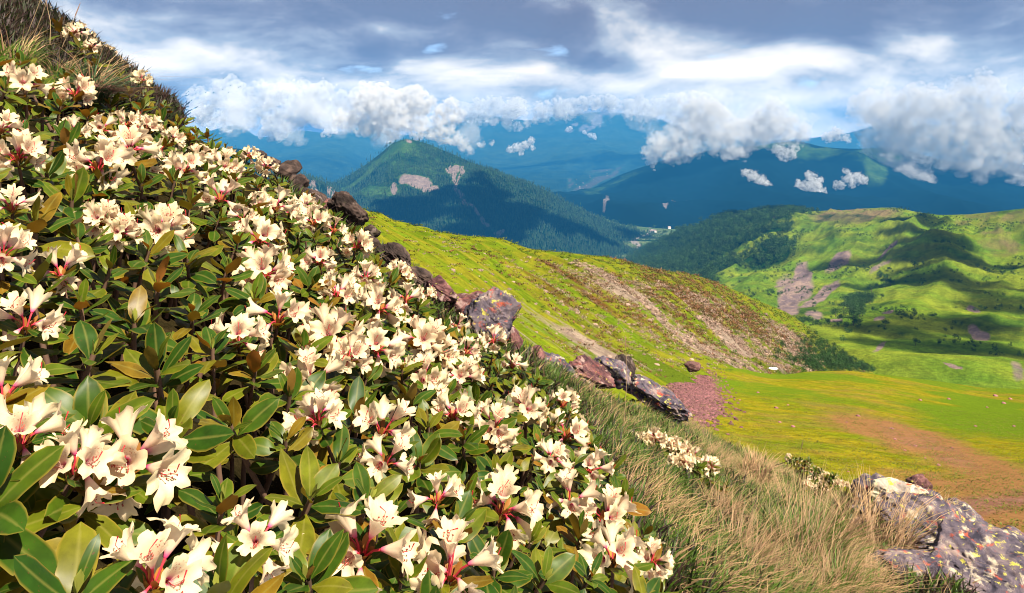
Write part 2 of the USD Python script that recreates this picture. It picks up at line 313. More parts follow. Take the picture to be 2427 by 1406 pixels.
lift(g, amp * (84 * (ridged(q / 300.0, 5, 41) - .45) + 24 * (ridged(q / 90.0, 4, 43) - .45)))
lift(g, 5 * (fbm(g / 60.0, 4, 3) - .5))
fw = sstep(1960, 1860, U) * sstep(640 - .22 * (U - 1640), 560 - .22 * (U - 1640), V)
M[..., 2] = np.maximum(.95 * fw, .95 * blob(U, V, 1780, 600, 190, 30, -.28) * (fbm(g / 120.0, 3, 9) > .36))
M[..., 2] = np.maximum(M[..., 2], .95 * sstep(1790, 1640, U + .6 * (V - 640)))
M[..., 2] -= .9 * blob(U, V, 1960, 545, 90, 26, -.35)
HILL_WOOD = np.clip(M[..., 2], 0, 1).copy()
M[..., 2] = np.maximum(M[..., 2], .45 * sstep(.5, .62, fbm(g / 160.0, 4, 61)))
M[..., 1] = .62 * blob(U, V, 2030, 520, 130, 26, -.1) + .5 * sstep(.55, .68, fbm(q / 80.0, 4, 71)) * sstep(720, 560, V) * sstep(2050, 2250, U)
for u, v, ru, rv, a, s in ((1880, 690, 26, 60, .75, .95), (1905, 640, 22, 30, .3, 1), (1985, 622, 34, 18, -.5, 1), (1945, 690, 60, 14, -.6, .9), (1860, 730, 30, 40, .7, .85), (1935, 760, 30, 22, .6, .7), (1860, 660, 16, 30, .9, .8), (2100, 600, 28, 7, -.5, .7), (2090, 640, 30, 5, -.5, .6), (2320, 820, 26, 14, .4, .9), (2310, 762, 16, 12, .3, .8), (2120, 590, 16, 8, -.4, .8), (2105, 785, 12, 6, -.3, .9), (2085, 800, 16, 6, -.3, .8), (1985, 800, 18, 8, .3, .8), (1850, 525, 30, 6, -.7, .5), (2255, 895, 26, 5, .35, .9), (2410, 905, 20, 24, .3, .6), (2080, 855, 20, 5, -.5, .6)):
    M[..., 0] = np.maximum(M[..., 0], s * blob(U, V, u, v, ru, rv, a))
HILL_WOOD *= 1 - sstep(.2, .5, M[..., 0])
terrain("green_hills", "green_hill", g, M, "sunlit green hills with grassy ribs, woods and pink scree at the right")

# heath ridge in the middle distance
g = sheet([[(640, 470, 70), (820, 492, 80), (860, 499, 90), (940, 524, 105), (1030, 549, 125), (1100, 559, 140), (1180, 565, 155), (1260, 590, 170), (1350, 600, 190), (1450, 611, 210), (1550, 638, 235), (1640, 651, 265), (1720, 679, 290), (1800, 714, 315), (1870, 744, 340), (1930, 789, 365), (2000, 853, 385), (2060, 880, 400), (2160, 930, 400)],
           [(640, 500, 48), (850, 530, 55), (940, 560, 68), (1100, 605, 88), (1260, 645, 112), (1450, 680, 145), (1640, 725, 190), (1800, 785, 245), (1930, 838, 305), (2060, 890, 350), (2160, 940, 360)],
           [(640, 560, 32), (850, 570, 38), (940, 610, 44), (1100, 680, 54), (1260, 735, 70), (1450, 780, 96), (1640, 810, 140), (1800, 845, 195), (1930, 866, 260), (2060, 900, 320), (2160, 950, 330)],
           [(640, 640, 22), (850, 640, 25), (940, 690, 27), (1100, 770, 32), (1260, 830, 40), (1450, 860, 60), (1600, 866, 88), (1700, 872, 108), (1800, 884, 140), (1930, 895, 210), (2060, 915, 290), (2160, 960, 300)],
           [(640, 760, 16), (940, 800, 18), (1100, 860, 21), (1260, 930, 25), (1450, 960, 36), (1600, 950, 56), (1800, 960, 100), (1930, 965, 160), (2060, 980, 240), (2160, 1000, 250)]], 640, 360, 640, 2160)
M, U, V = masks(g)
tt = np.linspace(0, 1, 360)[:, None]
d = np.array([.62, -.78])                                   # plan direction of the fall line
q = np.stack([(g[..., 0] * d[0] + g[..., 1] * d[1]) * .16, -g[..., 0] * d[1] + g[..., 1] * d[0], g[..., 2] * .3], -1)
r1 = ridged(q / 7.0, 4, 51); r2 = ridged(q / 2.4, 4, 53)
lo = fbm(g / 26.0, 3, 57)
sz = np.clip(g[..., 1] / 110, .3, 1.3)
lift(g, sstep(0, .08, tt) * sz * (1.8 * (r1 - .45) + 1.1 * (lo - .5) + .5 * (r2 - .45)))
lift(g, .18 * (fbm(g / 1.2, 4, 5) - .5))
band = np.clip(sstep(.40, .62, fbm(q * [1, .5, 1] / 9.0, 4, 59)) , 0, 1)
zone = sstep(.08, .2, tt) * (1 - .75 * sstep(.72, .9, tt)) * sstep(2000, 1850, U)
zone = np.clip(zone + .35 * blob(U, V, 980, 575, 120, 14, .55), 0, 1)
M[..., 0] = np.clip(zone * (.34 * band + .34 * sstep(.50, .72, r2) + .10) * (.38 + .62 * sstep(1120, 1420, U)), 0, .9)
M[..., 1] = np.clip(.42 * sstep(.42, .66, fbm(q / 6.0, 4, 63)) * (.3 + .7 * zone) * (.5 + .5 * sstep(1100, 1500, U)) + .06 + .28 * blob(U, V, 1680, 715, 170, 44, .45) + .22 * blob(U, V, 1330, 680, 120, 30, .5), 0, 1)
M[..., 2] = .8 * sstep(.48, .6, fbm(q / 14.0, 4, 67)) * sstep(.5, .8, tt) + .8 * sstep(1780, 1900, U) * sstep(.25, .6, tt)
for u, v, ru, rv, a in ((1720, 800, 75, 16, .7), (1745, 830, 40, 12, .6)):      # grey scree bank
    M[..., 0] = np.maximum(M[..., 0], .9 * blob(U, V, u, v, ru, rv, a)); M[..., 1] *= 1 - blob(U, V, u, v, ru, rv, a)
HEATH = M.copy()
terrain("heath_ridge", "heath_ridge", g, M, "grassy ridge streaked with pale rock and brown heath in the middle distance", back=0.25)

# meadow in the hollow
g = sheet([[(1380, 900, 60), (1560, 884, 84), (1640, 874, 98), (1690, 868, 108), (1760, 875, 116), (1800, 883, 118), (1850, 888, 124), (1930, 880, 132), (2000, 879, 138), (2100, 889, 142), (2230, 905, 146), (2340, 919, 148), (2427, 922, 150), (2700, 930, 150), (3200, 930, 150)],
           [(1380, 960, 34), (1640, 935, 56), (1800, 930, 72), (2000, 935, 78), (2230, 960, 80), (2427, 975, 80), (3200, 985, 80)],
           [(1380, 1040, 21), (1640, 1030, 29), (1800, 1020, 36), (2000, 1025, 38), (2230, 1050, 38), (2427, 1065, 37), (3200, 1075, 37)],
           [(1380, 1140, 14), (1640, 1140, 18), (1800, 1140, 21), (2000, 1150, 21), (2230, 1180, 19), (2427, 1190, 18), (3200, 1200, 18)],
           [(1380, 1300, 9.5), (1800, 1290, 12), (2000, 1290, 12), (2230, 1310, 11.5), (2427, 1320, 11), (3200, 1330, 11)],
           [(1380, 1500, 7), (1800, 1480, 8), (2427, 1480, 8), (3200, 1480, 8)]], 460, 420, 1380, 3200)
M, U, V = masks(g)
tt = np.linspace(0, 1, 420)[:, None]
sz = np.clip(g[..., 1] / 60, .2, 1.2)
lift(g, sstep(0, .05, tt) * sz * (.9 * (fbm(g * [1, 1, 0] / 16.0, 4, 81) - .5)) + .09 * (fbm(g * [1, 1, 0] / 1.1, 4, 83) - .5) * np.clip(sz * 2, .3, 1))
M[..., 0] = .95 * blob(U, V, 1640, 915, 62, 52, .9) + .8 * blob(U, V, 1660, 960, 40, 18, .2) + .50 * blob(U, V, 2350, 1190, 170, 28, -.12) + .35 * blob(U, V, 2200, 1060, 160, 26, .42)
M[..., 1] = .85 * blob(U, V, 2180, 1050, 230, 36, .33) + .85 * blob(U, V, 2330, 1200, 260, 80, -.1) + .28 * sstep(.48, .62, fbm(g * [1, 1, 0] / 9.0, 4, 85)) + .5 * blob(U, V, 2150, 1130, 90, 14, .1)
M[..., 2] = .75 * sstep(1000, 930, V - .12 * (U - 2000)) * sstep(.42, .55, fbm(g * [1, .5, 0] / 12.0, 4, 87)) + .7 * blob(U, V, 2350, 1000, 160, 40, .1)
terrain("meadow", "meadow", g, M, "yellow green alpine meadow with reddish patches in the hollow", back=0.10)
# near hillside the photographer stands on
VAN = lambda u: 555 + 0.70 * (np.asarray(u, float) - CX)        # where the slope would vanish
EDGE = PchipInterpolator(*np.array([(-700, -560), (-400, -330), (0, -22), (60, 22), (150, 78), (220, 130), (300, 195), (400, 275), (500, 348), (600, 412), (700, 480), (800, 548), (870, 596), (940, 648), (1040, 722), (1130, 775), (1220, 838), (1300, 888), (1400, 948), (1500, 978), (1600, 1000), (1680, 1042), (1750, 1072), (1850, 1112), (1930, 1147), (2000, 1182), (2100, 1240), (2250, 1312), (2427, 1380), (2700, 1470), (3100, 1600)], float).T)
cp = [(u, v, (v - VAN(u)) / (F * .72)) for u in (-500, -200, 0, 250, 500, 750, 1000, 1250, 1400) for v in (-100, 100, 300, 500, 700, 900, 1100, 1300, 1500, 1700) if v - VAN(u) > 215]
cp += [(u, v, 1 / y) for u, v, y in ((1450, 960, 5.6), (1450, 1150, 2.9), (1500, 1400, 1.95), (1600, 1005, 7.5), (1600, 1200, 3.2), (1750, 1072, 8.5), (1750, 1250, 3.6), (1750, 1400, 2.6), (1850, 1112, 9.5), (1900, 1300, 3.7), (1900, 1400, 2.9), (2000, 1182, 8.6), (2080, 1330, 4.0), (2080, 1400, 3.3), (2250, 1320, 4.6), (2427, 1406, 4.0), (2427, 1600, 2.3), (2000, 1700, 1.7), (1500, 1700, 1.3), (2700, 1480, 4.6), (2700, 1700, 2.2), (3100, 1620, 4.6), (3100, 1750, 3.0))]
cp = np.array(cp)
GROUND = RBFInterpolator(cp[:, :2] / 400, cp[:, 2], smoothing=2e-3, kernel="thin_plate_spline")
nu, nt = 560, 330
us = np.linspace(-700, 3100, nu)
ve = EDGE(us)
ss = np.linspace(0, 1, nt)[:, None] ** 1.5
V0 = ve[None] + (1760 - ve[None]) * ss
U0 = np.broadcast_to(us, V0.shape)
inv = np.clip(GROUND(np.stack([U0, V0], -1).reshape(-1, 2) / 400).reshape(V0.shape), .07, 3.0)
inv[:12] = np.minimum(inv[:12], inv[12] * 1.02)
g = P(U0, V0, 1 / inv)
lift(g, (.16 * (fbm(g / .9, 4, 101) - .5) + .05 * (fbm(g / .16, 3, 103) - .5)) * sstep(0, .05, ss))
M = np.zeros(g.shape)
terrain("near_hillside", "slope_soil", g, M, "steep near hillside under the flowering bushes and grass", back=0.5)
SLOPE = SURF["near_hillside"]
def ground_at(u, v):
    return SLOPE.v[SLOPE.at(u, v)]
UPHILL = np.array([.50, -.12, .86]); UPHILL /= np.linalg.norm(UPHILL)     # outward from the slope

# ------------------------------------------------------------------ plant materials
usdkit.material(stage, "/World/Looks/leaf", {
    "att": ("attribute", {"attribute": "mask"}), "sep": ("separate_color", {}), "info": ("object_info", {}), "geo": ("geometry", {}), "tc": ("texture_coordinate", {}),
    "rnd": ("math", {"math_type": "add"}), "frac": ("math", {"math_type": "fraction"}),
    "hue": ("rgb_ramp", {"ramp": [(0.0, (.013, .038, .003)), (.38, (.026, .054, .003)), (.70, (.055, .080, .004)), (.90, (.095, .092, .005)), (.97, (.115, .070, .006)), (1.0, (.14, .062, .006))]}),
    "sn": ("noise_texture", {"scale": 260.0, "detail": 3.0, "roughness": .7}), "sr": ("map_range", {"from_min": .655, "from_max": .70, "to_min": 0.0, "to_max": .75, "clamp": True}), "sd": ("mix_color", {"b": (.07, .030, .010)}),
    "n": ("noise_texture", {"scale": 60.0, "detail": 4.0}), "nm": ("map_range", {"from_min": .3, "from_max": .7, "to_min": .7, "to_max": 1.3}),
    "hm": ("mix_color", {"blend_type": "multiply", "fac": 1.0}),
    "ribr": ("map_range", {"from_min": 0.0, "from_max": .16, "to_min": .42, "to_max": 0.0, "clamp": True}), "rib": ("mix_color", {"b": (0.1728, 0.1584, 0.036)}),
    "edr": ("map_range", {"from_min": .82, "from_max": 1.0, "to_min": 0.0, "to_max": .55, "clamp": True}), "ed": ("mix_color", {"b": (0.216, 0.144, 0.0216)}),
    "und": ("rgb_ramp", {"ramp": [(0.0, (0.0792, 0.0792, 0.0144)), (.5, (0.1368, 0.0864, 0.01584)), (1.0, (0.1944, 0.072, 0.0144))]}),
    "side": ("mix_color", {}),
    "p": ("principled_bsdf", {"roughness": 0.40, "specular_ior_level": 0.16}), "t": ("translucent_bsdf", {}), "tcol": ("mix_color", {"blend_type": "multiply", "fac": 1.0, "b": (2.2, 1.9, .6)}),
    "mx": ("mix_closure", {"fac": 0.16})},
    [("att.color", "sep.color"), ("sep.b", "rnd.value1"), ("info.random", "rnd.value2"), ("rnd.value", "frac.value1"), ("frac.value", "hue.fac"), ("geo.position", "n.vector"), ("n.fac", "nm.value"),
     ("geo.position", "sn.vector"), ("sn.fac", "sr.value"), ("sr.result", "sd.fac"), ("hue.color", "sd.a"), ("sd.result", "hm.a"), ("nm.result", "hm.b"), ("sep.r", "ribr.value"), ("ribr.result", "rib.fac"), ("hm.result", "rib.a"), ("sep.r", "edr.value"), ("edr.result", "ed.fac"), ("rib.result", "ed.a"),
     ("frac.value", "und.fac"), ("ed.result", "side.a"), ("und.color", "side.b"), ("geo.backfacing", "side.fac"), ("side.result", "p.base_color"), ("side.result", "tcol.a"), ("tcol.result", "t.color"),
     ("p.BSDF", "mx.closure1"), ("t.BSDF", "mx.closure2")], surface="mx.closure")
usdkit.material(stage, "/World/Looks/petal", {
    "att": ("attribute", {"attribute": "mask"}), "sep": ("separate_color", {}), "info": ("object_info", {}), "tc": ("texture_coordinate", {}),
    "col": ("rgb_ramp", {"ramp": [(0.0, (.52, .016, .16)), (.07, (.64, .12, .26)), (.20, (.70, .48, .38)), (.38, (.72, .585, .41)), (.8, (.73, .625, .40)), (1.0, (.73, .60, .34))]}),
    "blr": ("map_range", {"from_min": 0.0, "from_max": 1.0, "to_min": 0.0, "to_max": .26}), "bl": ("mix_color", {"b": (.70, .43, .35)}),
    "vo": ("voronoi_texture", {"scale": 330.0}), "sp": ("map_range", {"from_min": .22, "from_max": .36, "to_min": .9, "to_max": 0.0, "clamp": True}),
    "geo": ("geometry", {}), "ins": ("math", {"math_type": "multiply"}), "sm": ("math", {"math_type": "multiply"}), "spot": ("mix_color", {"b": (.42, .05, .03)}),
    "n": ("noise_texture", {"scale": 70.0, "detail": 5.0}), "nr": ("map_range", {"from_min": .3, "from_max": .7, "to_min": .86, "to_max": 1.08}), "nm": ("mix_color", {"blend_type": "multiply", "fac": 1.0}),
    "p": ("principled_bsdf", {"roughness": 0.6, "specular_ior_level": 0.25}), "t": ("translucent_bsdf", {}), "mx": ("mix_closure", {"fac": 0.40})},
    [("att.color", "sep.color"), ("sep.r", "col.fac"), ("col.color", "bl.a"), ("info.random", "blr.value"), ("blr.result", "bl.fac"), ("tc.object", "vo.vector"), ("vo.distance", "sp.value"), ("sep.g", "ins.value1"), ("geo.backfacing", "ins.value2"), ("sp.result", "sm.value1"), ("ins.value", "sm.value2"),
     ("bl.result", "spot.a"), ("sm.value", "spot.fac"), ("tc.object", "n.vector"), ("n.fac", "nr.value"), ("spot.result", "nm.a"), ("nr.result", "nm.b"), ("nm.result", "p.base_color"), ("nm.result", "t.color"),
     ("p.BSDF", "mx.closure1"), ("t.BSDF", "mx.closure2")], surface="mx.closure")
def tinted(name, rough=0.6, trans=0.0, boost=(1, 1, 1), var=0.25):
    """Colour comes with the mesh (primvar mask), varied a little from copy to copy."""
    n = {"att": ("attribute", {"attribute": "mask"}), "info": ("object_info", {}), "r": ("map_range", {"to_min": 1 - var, "to_max": 1 + var}),
         "m": ("mix_color", {"blend_type": "multiply", "fac": 1.0, "use_clamp": False}), "p": ("principled_bsdf", {"roughness": rough, "specular_ior_level": 0.3})}
    l = [("att.color", "m.a"), ("info.random", "r.value"), ("r.result", "m.b"), ("m.result", "p.base_color")]
    if trans:
        n.update({"t": ("translucent_bsdf", {}), "mx": ("mix_closure", {"fac": trans})})
        l += [("m.result", "t.color"), ("p.BSDF", "mx.closure1"), ("t.BSDF", "mx.closure2")]
    usdkit.material(stage, "/World/Looks/" + name, n, l, surface="mx.closure" if trans else "p.BSDF")
tinted("stalk", .5, .15); tinted("grass_blade", .55, .35, var=.3); tinted("twig", .85); tinted("tree_leaf", .7, .25, var=.35); tinted("stone", .9, var=.3)

# ------------------------------------------------------------------ parts of a rhododendron shoot
def frame(d, roll=0.0, ref=(0, 0, 1)):
    d = np.asarray(d, float); d = d / np.linalg.norm(d)
    a = np.cross(ref, d); a = a / np.linalg.norm(a) if np.linalg.norm(a) > 1e-4 else np.array([1., 0, 0])
    b = np.cross(d, a)
    c, s = math.cos(roll), math.sin(roll)
    return np.stack([a * c + b * s, b * c - a * s, d], 1)            # columns: side, up, along
def leaf_mesh(r, L, W, n=8):
    t = np.linspace(0, 1, n)
    w = W * np.sin(math.pi * np.clip(t * .985 + .0, 0, 1) ** r.uniform(.92, 1.2)) ** .62
    w[0] = .05 * W; w[1] = max(w[1] * .7, .05 * W); w[-1] = .02 * W
    s = np.array([-1, -.5, 0, .5, 1.0])
    bend, fold, cup = r.uniform(-.35, .75), r.uniform(.10, .30), r.uniform(.32, .75)
    th = bend * t ** 1.3
    step = np.concatenate([[0], np.full(n - 1, L / (n - 1))])
    yy, zz = np.cumsum(np.cos(th) * step), -np.cumsum(np.sin(th) * step)
    tw = r.uniform(-.5, .5) * t
    X = s[None] * w[:, None] / 2
    Z = (fold * (np.abs(s) - cup * 2.2 * s ** 2))[None] * w[:, None] / 2 + .06 * W * np.sin(t * 9 + r.uniform(0, 6))[:, None] * s[None] ** 2 * np.sign(s)[None]
    Xr, Zr = X * np.cos(tw)[:, None] - Z * np.sin(tw)[:, None], X * np.sin(tw)[:, None] + Z * np.cos(tw)[:, None]
    v = np.stack([Xr, np.broadcast_to(yy[:, None], X.shape), zz[:, None] + Zr], -1).reshape(-1, 3)
    f = grid_faces(n, 5)
    m = np.stack([np.broadcast_to(np.abs(s)[None], X.shape), np.broadcast_to(t[:, None], X.shape), np.full(X.shape, r.uniform())], -1).reshape(-1, 3)
    return v, f, m                                                   # along +y, upper face +z
def tube(pts, rad, sides=5, col=None):
    pts = np.asarray(pts, float); n = len(pts)
    t = np.gradient(pts, axis=0); t /= np.linalg.norm(t, axis=1, keepdims=True) + 1e-12
    a = np.cross(t, [.3, .9, .2]); a /= np.linalg.norm(a, axis=1, keepdims=True) + 1e-12
    b = np.cross(t, a); an = np.arange(sides) * 2 * math.pi / sides
    v = pts[:, None] + np.broadcast_to(rad, (n,))[:, None, None] * (np.cos(an)[None, :, None] * a[:, None] + np.sin(an)[None, :, None] * b[:, None])
    i, j = np.meshgrid(np.arange(n - 1), np.arange(sides), indexing="ij")
    f = np.stack([i * sides + j, i * sides + (j + 1) % sides, (i + 1) * sides + (j + 1) % sides, (i + 1) * sides + j], -1).reshape(-1, 4)
    return v.reshape(-1, 3), f, np.broadcast_to(np.asarray(col if col is not None else (1, 1, 1), float), (n * sides, 3))
def join(parts):
    vs, fs, ms, k = [], [], [], 0
    for v, f, m in parts:
        f = np.asarray(f)
        if f.shape[1] == 4:
            f = np.vstack([f[:, [0, 1, 2]], f[:, [0, 2, 3]]])
        vs.append(v); fs.append(f + k); ms.append(m); k += len(v)
    return np.vstack(vs), np.vstack(fs), np.vstack(ms)
def moved(part, R, p):
    return part[0] @ np.asarray(R).T + p, part[1], part[2]
def bell(r, L, R, open_=1.0):
    """A five lobed bell along +z, narrow end at the origin, its spotted side towards +y."""
    nth, ns = 50, 11
    th, s = np.meshgrid(np.linspace(0, 2 * math.pi, nth + 1)[:-1], np.linspace(0, 1, ns), indexing="xy")
    a5 = 2.5 * (th - math.pi / 2)
    lob = np.abs(np.cos(a5))
    edge = 1 - (1 - np.clip(lob * 1.25, 0, 1) ** .5) * .42                # notches between the lobes
    edge = edge * (1 + .06 * np.sin(th + r.uniform(0, 6)) + .03 * np.sin(th * 15 + r.uniform(0, 6)))
    s2 = s * edge
    flare = open_ * (1 + .22 * np.sin(th + r.uniform(0, 6)) + .10 * np.sin(2 * th + r.uniform(0, 6)))
    rad = R * (.085 + .60 * s2 ** 1.05 + .42 * flare * np.clip(s2 - .5, 0, 1) ** 1.5 * 2.2)
    z = L * (s2 - .45 * flare * np.clip(s2 - .72, 0, 1) ** 1.6 * 3)
    groove = 1 - .10 * (1 - lob) ** 2 * np.clip(1 - np.abs(s2 - .6) * 2, 0, 1)
    ph = r.uniform(0, 6, 3)
    wav = np.clip(s2 - .6, 0, 1) * (.24 * np.sin(10 * th + ph[0]) + .18 * np.sin(7 * th + ph[1]) + .08 * np.sin(21 * th + ph[2]))
    rad = rad * groove * (1 + .5 * wav); z = z + L * .42 * wav
    sq, ph = r.uniform(.82, 1.0), r.uniform(0, 3.14)
    x, y = rad * np.cos(th - ph), rad * np.sin(th - ph) * sq
    v = np.stack([x * math.cos(ph) - y * math.sin(ph), x * math.sin(ph) + y * math.cos(ph), z], -1).reshape(-1, 3)
    i, j = np.meshgrid(np.arange(ns - 1), np.arange(nth), indexing="ij")
    f = np.stack([i * nth + j, i * nth + (j + 1) % nth, (i + 1) * nth + (j + 1) % nth, (i + 1) * nth + j], -1).reshape(-1, 4)
    spot = np.clip(1.7 * np.cos(th - math.pi / 2) - .75, 0, 1) * sstep(.38, .5, s2) * (1 - sstep(.66, .82, s2))
    m = np.stack([s2, spot, np.zeros_like(s2)], -1).reshape(-1, 3)
    parts = []
    for k in range(8):
        a, sp = r.uniform(0, 2 * math.pi), r.uniform(.10, .34)
        tip = np.array([R * sp * math.cos(a), R * sp * math.sin(a) - .18 * R, L * r.uniform(.52, .80)])
        p = [np.zeros(3) + [0, 0, .08 * L], tip * [.45, .8, .5] + [0, -.06 * R, 0], tip * [.85, 1, .85], tip]
        parts.append(tube(p, .00042, 3, (.62, .42, .36)))
        parts.append(tube([tip - [0, .0014, 0], tip, tip + [0, .0014, 0]], [.0004, .0010, .0004], 4, (.30, .045, .03)))
    tip = np.array([.1 * R, .28 * R, 1.0 * L])
    parts.append(tube([[0, 0, .08 * L], [0, -.22 * R, .5 * L], [.05 * R, -.10 * R, .85 * L], tip], [.0004, .0004, .0004, .0009], 4, (.55, .03, .05)))
    return (v, f, m), join(parts)

CLASSES = {}
def shoot_class(name, seed, flowers, leaves, far=False):
    """One kind of shoot, tip at +z, its stem running down from the origin."""
    r = np.random.default_rng(seed)
    root = f"/World/{name}_kind_{len(CLASSES.get(name, [])):03d}"
    stage.CreateClassPrim(root)
    CLASSES.setdefault(name, []).append(root)
    bark, young = (.10, .055, .035), (.20, .14, .04)
    bow = r.uniform(-.05, .05, 2)
    zs = np.linspace(-.30, .012, 7)
    pts = np.stack([bow[0] * (zs / .3) ** 2, bow[1] * (zs / .3) ** 2, zs], 1)
    stem = [tube(pts, np.linspace(.0055, .0034, 7), 6, bark)]
    n_l = leaves
    for k in range(n_l):
        q = k / max(n_l - 1, 1)                                     # 0 = lowest, 1 = youngest
        az = k * 2.399963 + r.uniform(-.35, .35)
        tilt = math.radians(np.interp(q, [0, .45, .85, 1], [102, 68, 38, 14]) + r.uniform(-18, 18) + (10 if flowers else 0))
        if flowers and q > .8:
            tilt = math.radians(r.uniform(62, 85))
        L = r.uniform(.052, .082) * np.interp(q, [0, .3, .8, 1], [.85, 1, .86, .62])
        W = L * r.uniform(.38, .50) * np.interp(q, [0, .8, 1], [1, 1, .7])
        lf = leaf_mesh(r, L, W)
        d = np.array([math.sin(tilt) * math.cos(az), math.sin(tilt) * math.sin(az), math.cos(tilt)])
        up = np.array([-math.cos(tilt) * math.cos(az), -math.cos(tilt) * math.sin(az), math.sin(tilt)])
        side = np.cross(d, up)
        R = np.stack([side, d, up], 1)
        base = np.array([0, 0, -.035 + .045 * q]) + pts[-1] * 0
        off = np.array([np.interp(base[2], zs, pts[:, 0]), np.interp(base[2], zs, pts[:, 1]), 0])
        v, f, m = moved(lf, R, base + off + d * .003)
        put("leaf", (v, f), "leaf", root, smooth=True, attrs={"mask": m})
    if flowers:
        scales = []
        for k in range(12):                                          # orange brown bud scales below the truss
            az, z0 = k * 2.4, -.002 + .0016 * k
            d = np.array([math.cos(az) * .42, math.sin(az) * .42, 1.0]); d /= np.linalg.norm(d)
            sc = leaf_mesh(r, r.uniform(.016, .024), .0085, 5)
            sc = (sc[0], sc[1], np.broadcast_to(np.array([.34, .145, .03]) * r.uniform(.6, 1.1), sc[0].shape))
            up = np.array([-math.cos(az), -math.sin(az), .42]); up /= np.linalg.norm(up)
            scales.append(moved(sc, np.stack([np.cross(d, up), d, up], 1), np.array([math.cos(az) * .005, math.sin(az) * .005, z0])))
        v, f, m = join(scales)
        put("bud_scales", (v, f), "stalk", root, smooth=True, attrs={"mask": m})
        stalks = []
        for k in range(flowers):
            az = k * 2.399963 * 1.02 + r.uniform(-.3, .3)
            q = k / max(flowers - 1, 1)
            el = math.radians(np.interp(q, [0, 1], [-12, 70]) + r.uniform(-12, 12))
            d = np.array([math.cos(az) * math.cos(el), math.sin(az) * math.cos(el), math.sin(el)])
            p0 = np.array([math.cos(az) * .004, math.sin(az) * .004, .012])
            ln = r.uniform(.012, .023)
            p1 = p0 + d * ln + np.array([0, 0, .008])
            face = d * 1.0 + np.array([0, 0, r.uniform(-.55, .05)]); face /= np.linalg.norm(face)
            stalks.append(tube([p0, p0 + (p1 - p0) * .5 + np.array([0, 0, .004]), p1 + face * .003], [.0015, .0014, .0019], 5, np.array([.40, .03, .045]) * r.uniform(.8, 1.3)))
            b, st = bell(r, r.uniform(.039, .046), r.uniform(.023, .029), r.uniform(.6, 1.25))
            R = frame(face, 0.0)
            R = np.stack([R[:, 0], -R[:, 1] if R[2, 1] < 0 else R[:, 1], R[:, 2]], 1)
            if np.linalg.det(R) < 0: R[:, 0] *= -1
            v, f, m = moved(b, R, p1)
            put("blossom", (v, f), "petal", root, smooth=True, attrs={"mask": m})
            if not far:
                v, f, m = moved(st, R, p1)
                put("stamens", (v, f), "stalk", root, smooth=True, attrs={"mask": m})
        v, f, m = join(stalks)
        put("flower_stalks", (v, f), "stalk", root, smooth=True, attrs={"mask": m})
    else:
        b = leaf_mesh(r, r.uniform(.02, .03), .007, 5)
        b2 = leaf_mesh(r, r.uniform(.018, .026), .006, 5)
        col = np.array([.24, .25, .04])
        v, f, m = join([moved((b[0], b[1], b[0] * 0 + col), np.array([[1, 0, 0], [0, 0, -1], [0, 1, 0]]), np.array([0, .001, .008])),
                        moved((b2[0], b2[1], b2[0] * 0 + col * .8), np.array([[0, 0, 1], [1, 0, 0], [0, 1, 0]]), np.array([.001, 0, .008]))])
        put("bud", (v, f), "stalk", root, smooth=True, attrs={"mask": m})
    v, f, m = join(stem)
    put("stem", (v, f), "twig", root, smooth=True, attrs={"mask": m})
for k in range(9):
    shoot_class("flowering_shoot", 300 + k, (7, 9, 6, 8, 10, 6, 9, 5, 8)[k], 10 + k % 3)
for k in range(10):
    shoot_class("leafy_shoot", 400 + k, 0, 12 + k % 5)
for k in range(3):
    shoot_class("far_flowering_shoot", 500 + k, 8 + k, 6, far=True)

# ------------------------------------------------------------------ where the shoots stand, as the photograph shows them (u, v, width)
TRUSS = [(60, 190, 100), (178, 215, 80), (0, 300, 60), (45, 362, 110), (30, 482, 90), (5, 597, 60), (150, 635, 125), (60, 757, 140), (8, 925, 90), (48, 1030, 170), (170, 1096, 110), (305, 1070, 230),
         (240, 300, 75), (176, 308, 40), (300, 288, 65), (352, 300, 60), (405, 325, 55), (232, 385, 130), (312, 350, 120), (345, 378, 80), (440, 395, 95), (530, 388, 80), (470, 368, 60), (525, 460, 100), (575, 515, 65),
         (240, 515, 95), (287, 545, 75), (387, 535, 130), (618, 556, 110), (612, 478, 55), (655, 484, 90), (692, 502, 60), (632, 640, 120), (762, 615, 80), (750, 522, 75), (798, 690, 90), (845, 577, 70), (722, 486, 60), (790, 540, 55), (866, 655, 70),
         (570, 795, 130), (660, 742, 130), (785, 795, 140), (742, 895, 140), (892, 815, 120), (826, 842, 100), (762, 985, 120), (900, 722, 105), (962, 702, 80), (1000, 800, 110), (1010, 892, 110), (1092, 886, 95), (1042, 832, 85), (1082, 770, 55), (1172, 802, 60), (1215, 862, 60),
         (905, 1010, 140), (915, 1085, 120), (1072, 975, 110), (1170, 1005, 110), (1252, 962, 95), (1332, 950, 70), (1345, 1020, 105), (1308, 1085, 85), (1402, 1108, 95), (1040, 1175, 120), (1190, 1200, 160), (1352, 1180, 115), (1440, 1222, 130), (1462, 1312, 150), (1548, 1320, 80),
         (868, 1285, 210), (1070, 1345, 200), (612, 1270, 130), (360, 1360, 230), (480, 700, 0), (1105, 830, 60), (945, 640, 50), (1010, 700, 50), (960, 660, 45)]
TRUSS = [t for t in TRUSS if t[2]]
def depth_top(u, v, c=.43):
    return np.clip(F * c / np.maximum(v - VAN(u), 70), .5, 7.5)
RIGHT = lambda v: np.interp(v, [300, 560, 640, 720, 800, 860, 920, 960, 1050, 1150, 1290, 1420, 1600], [540, 840, 920, 1010, 1130, 1225, 1300, 1370, 1415, 1465, 1530, 1580, 1660])
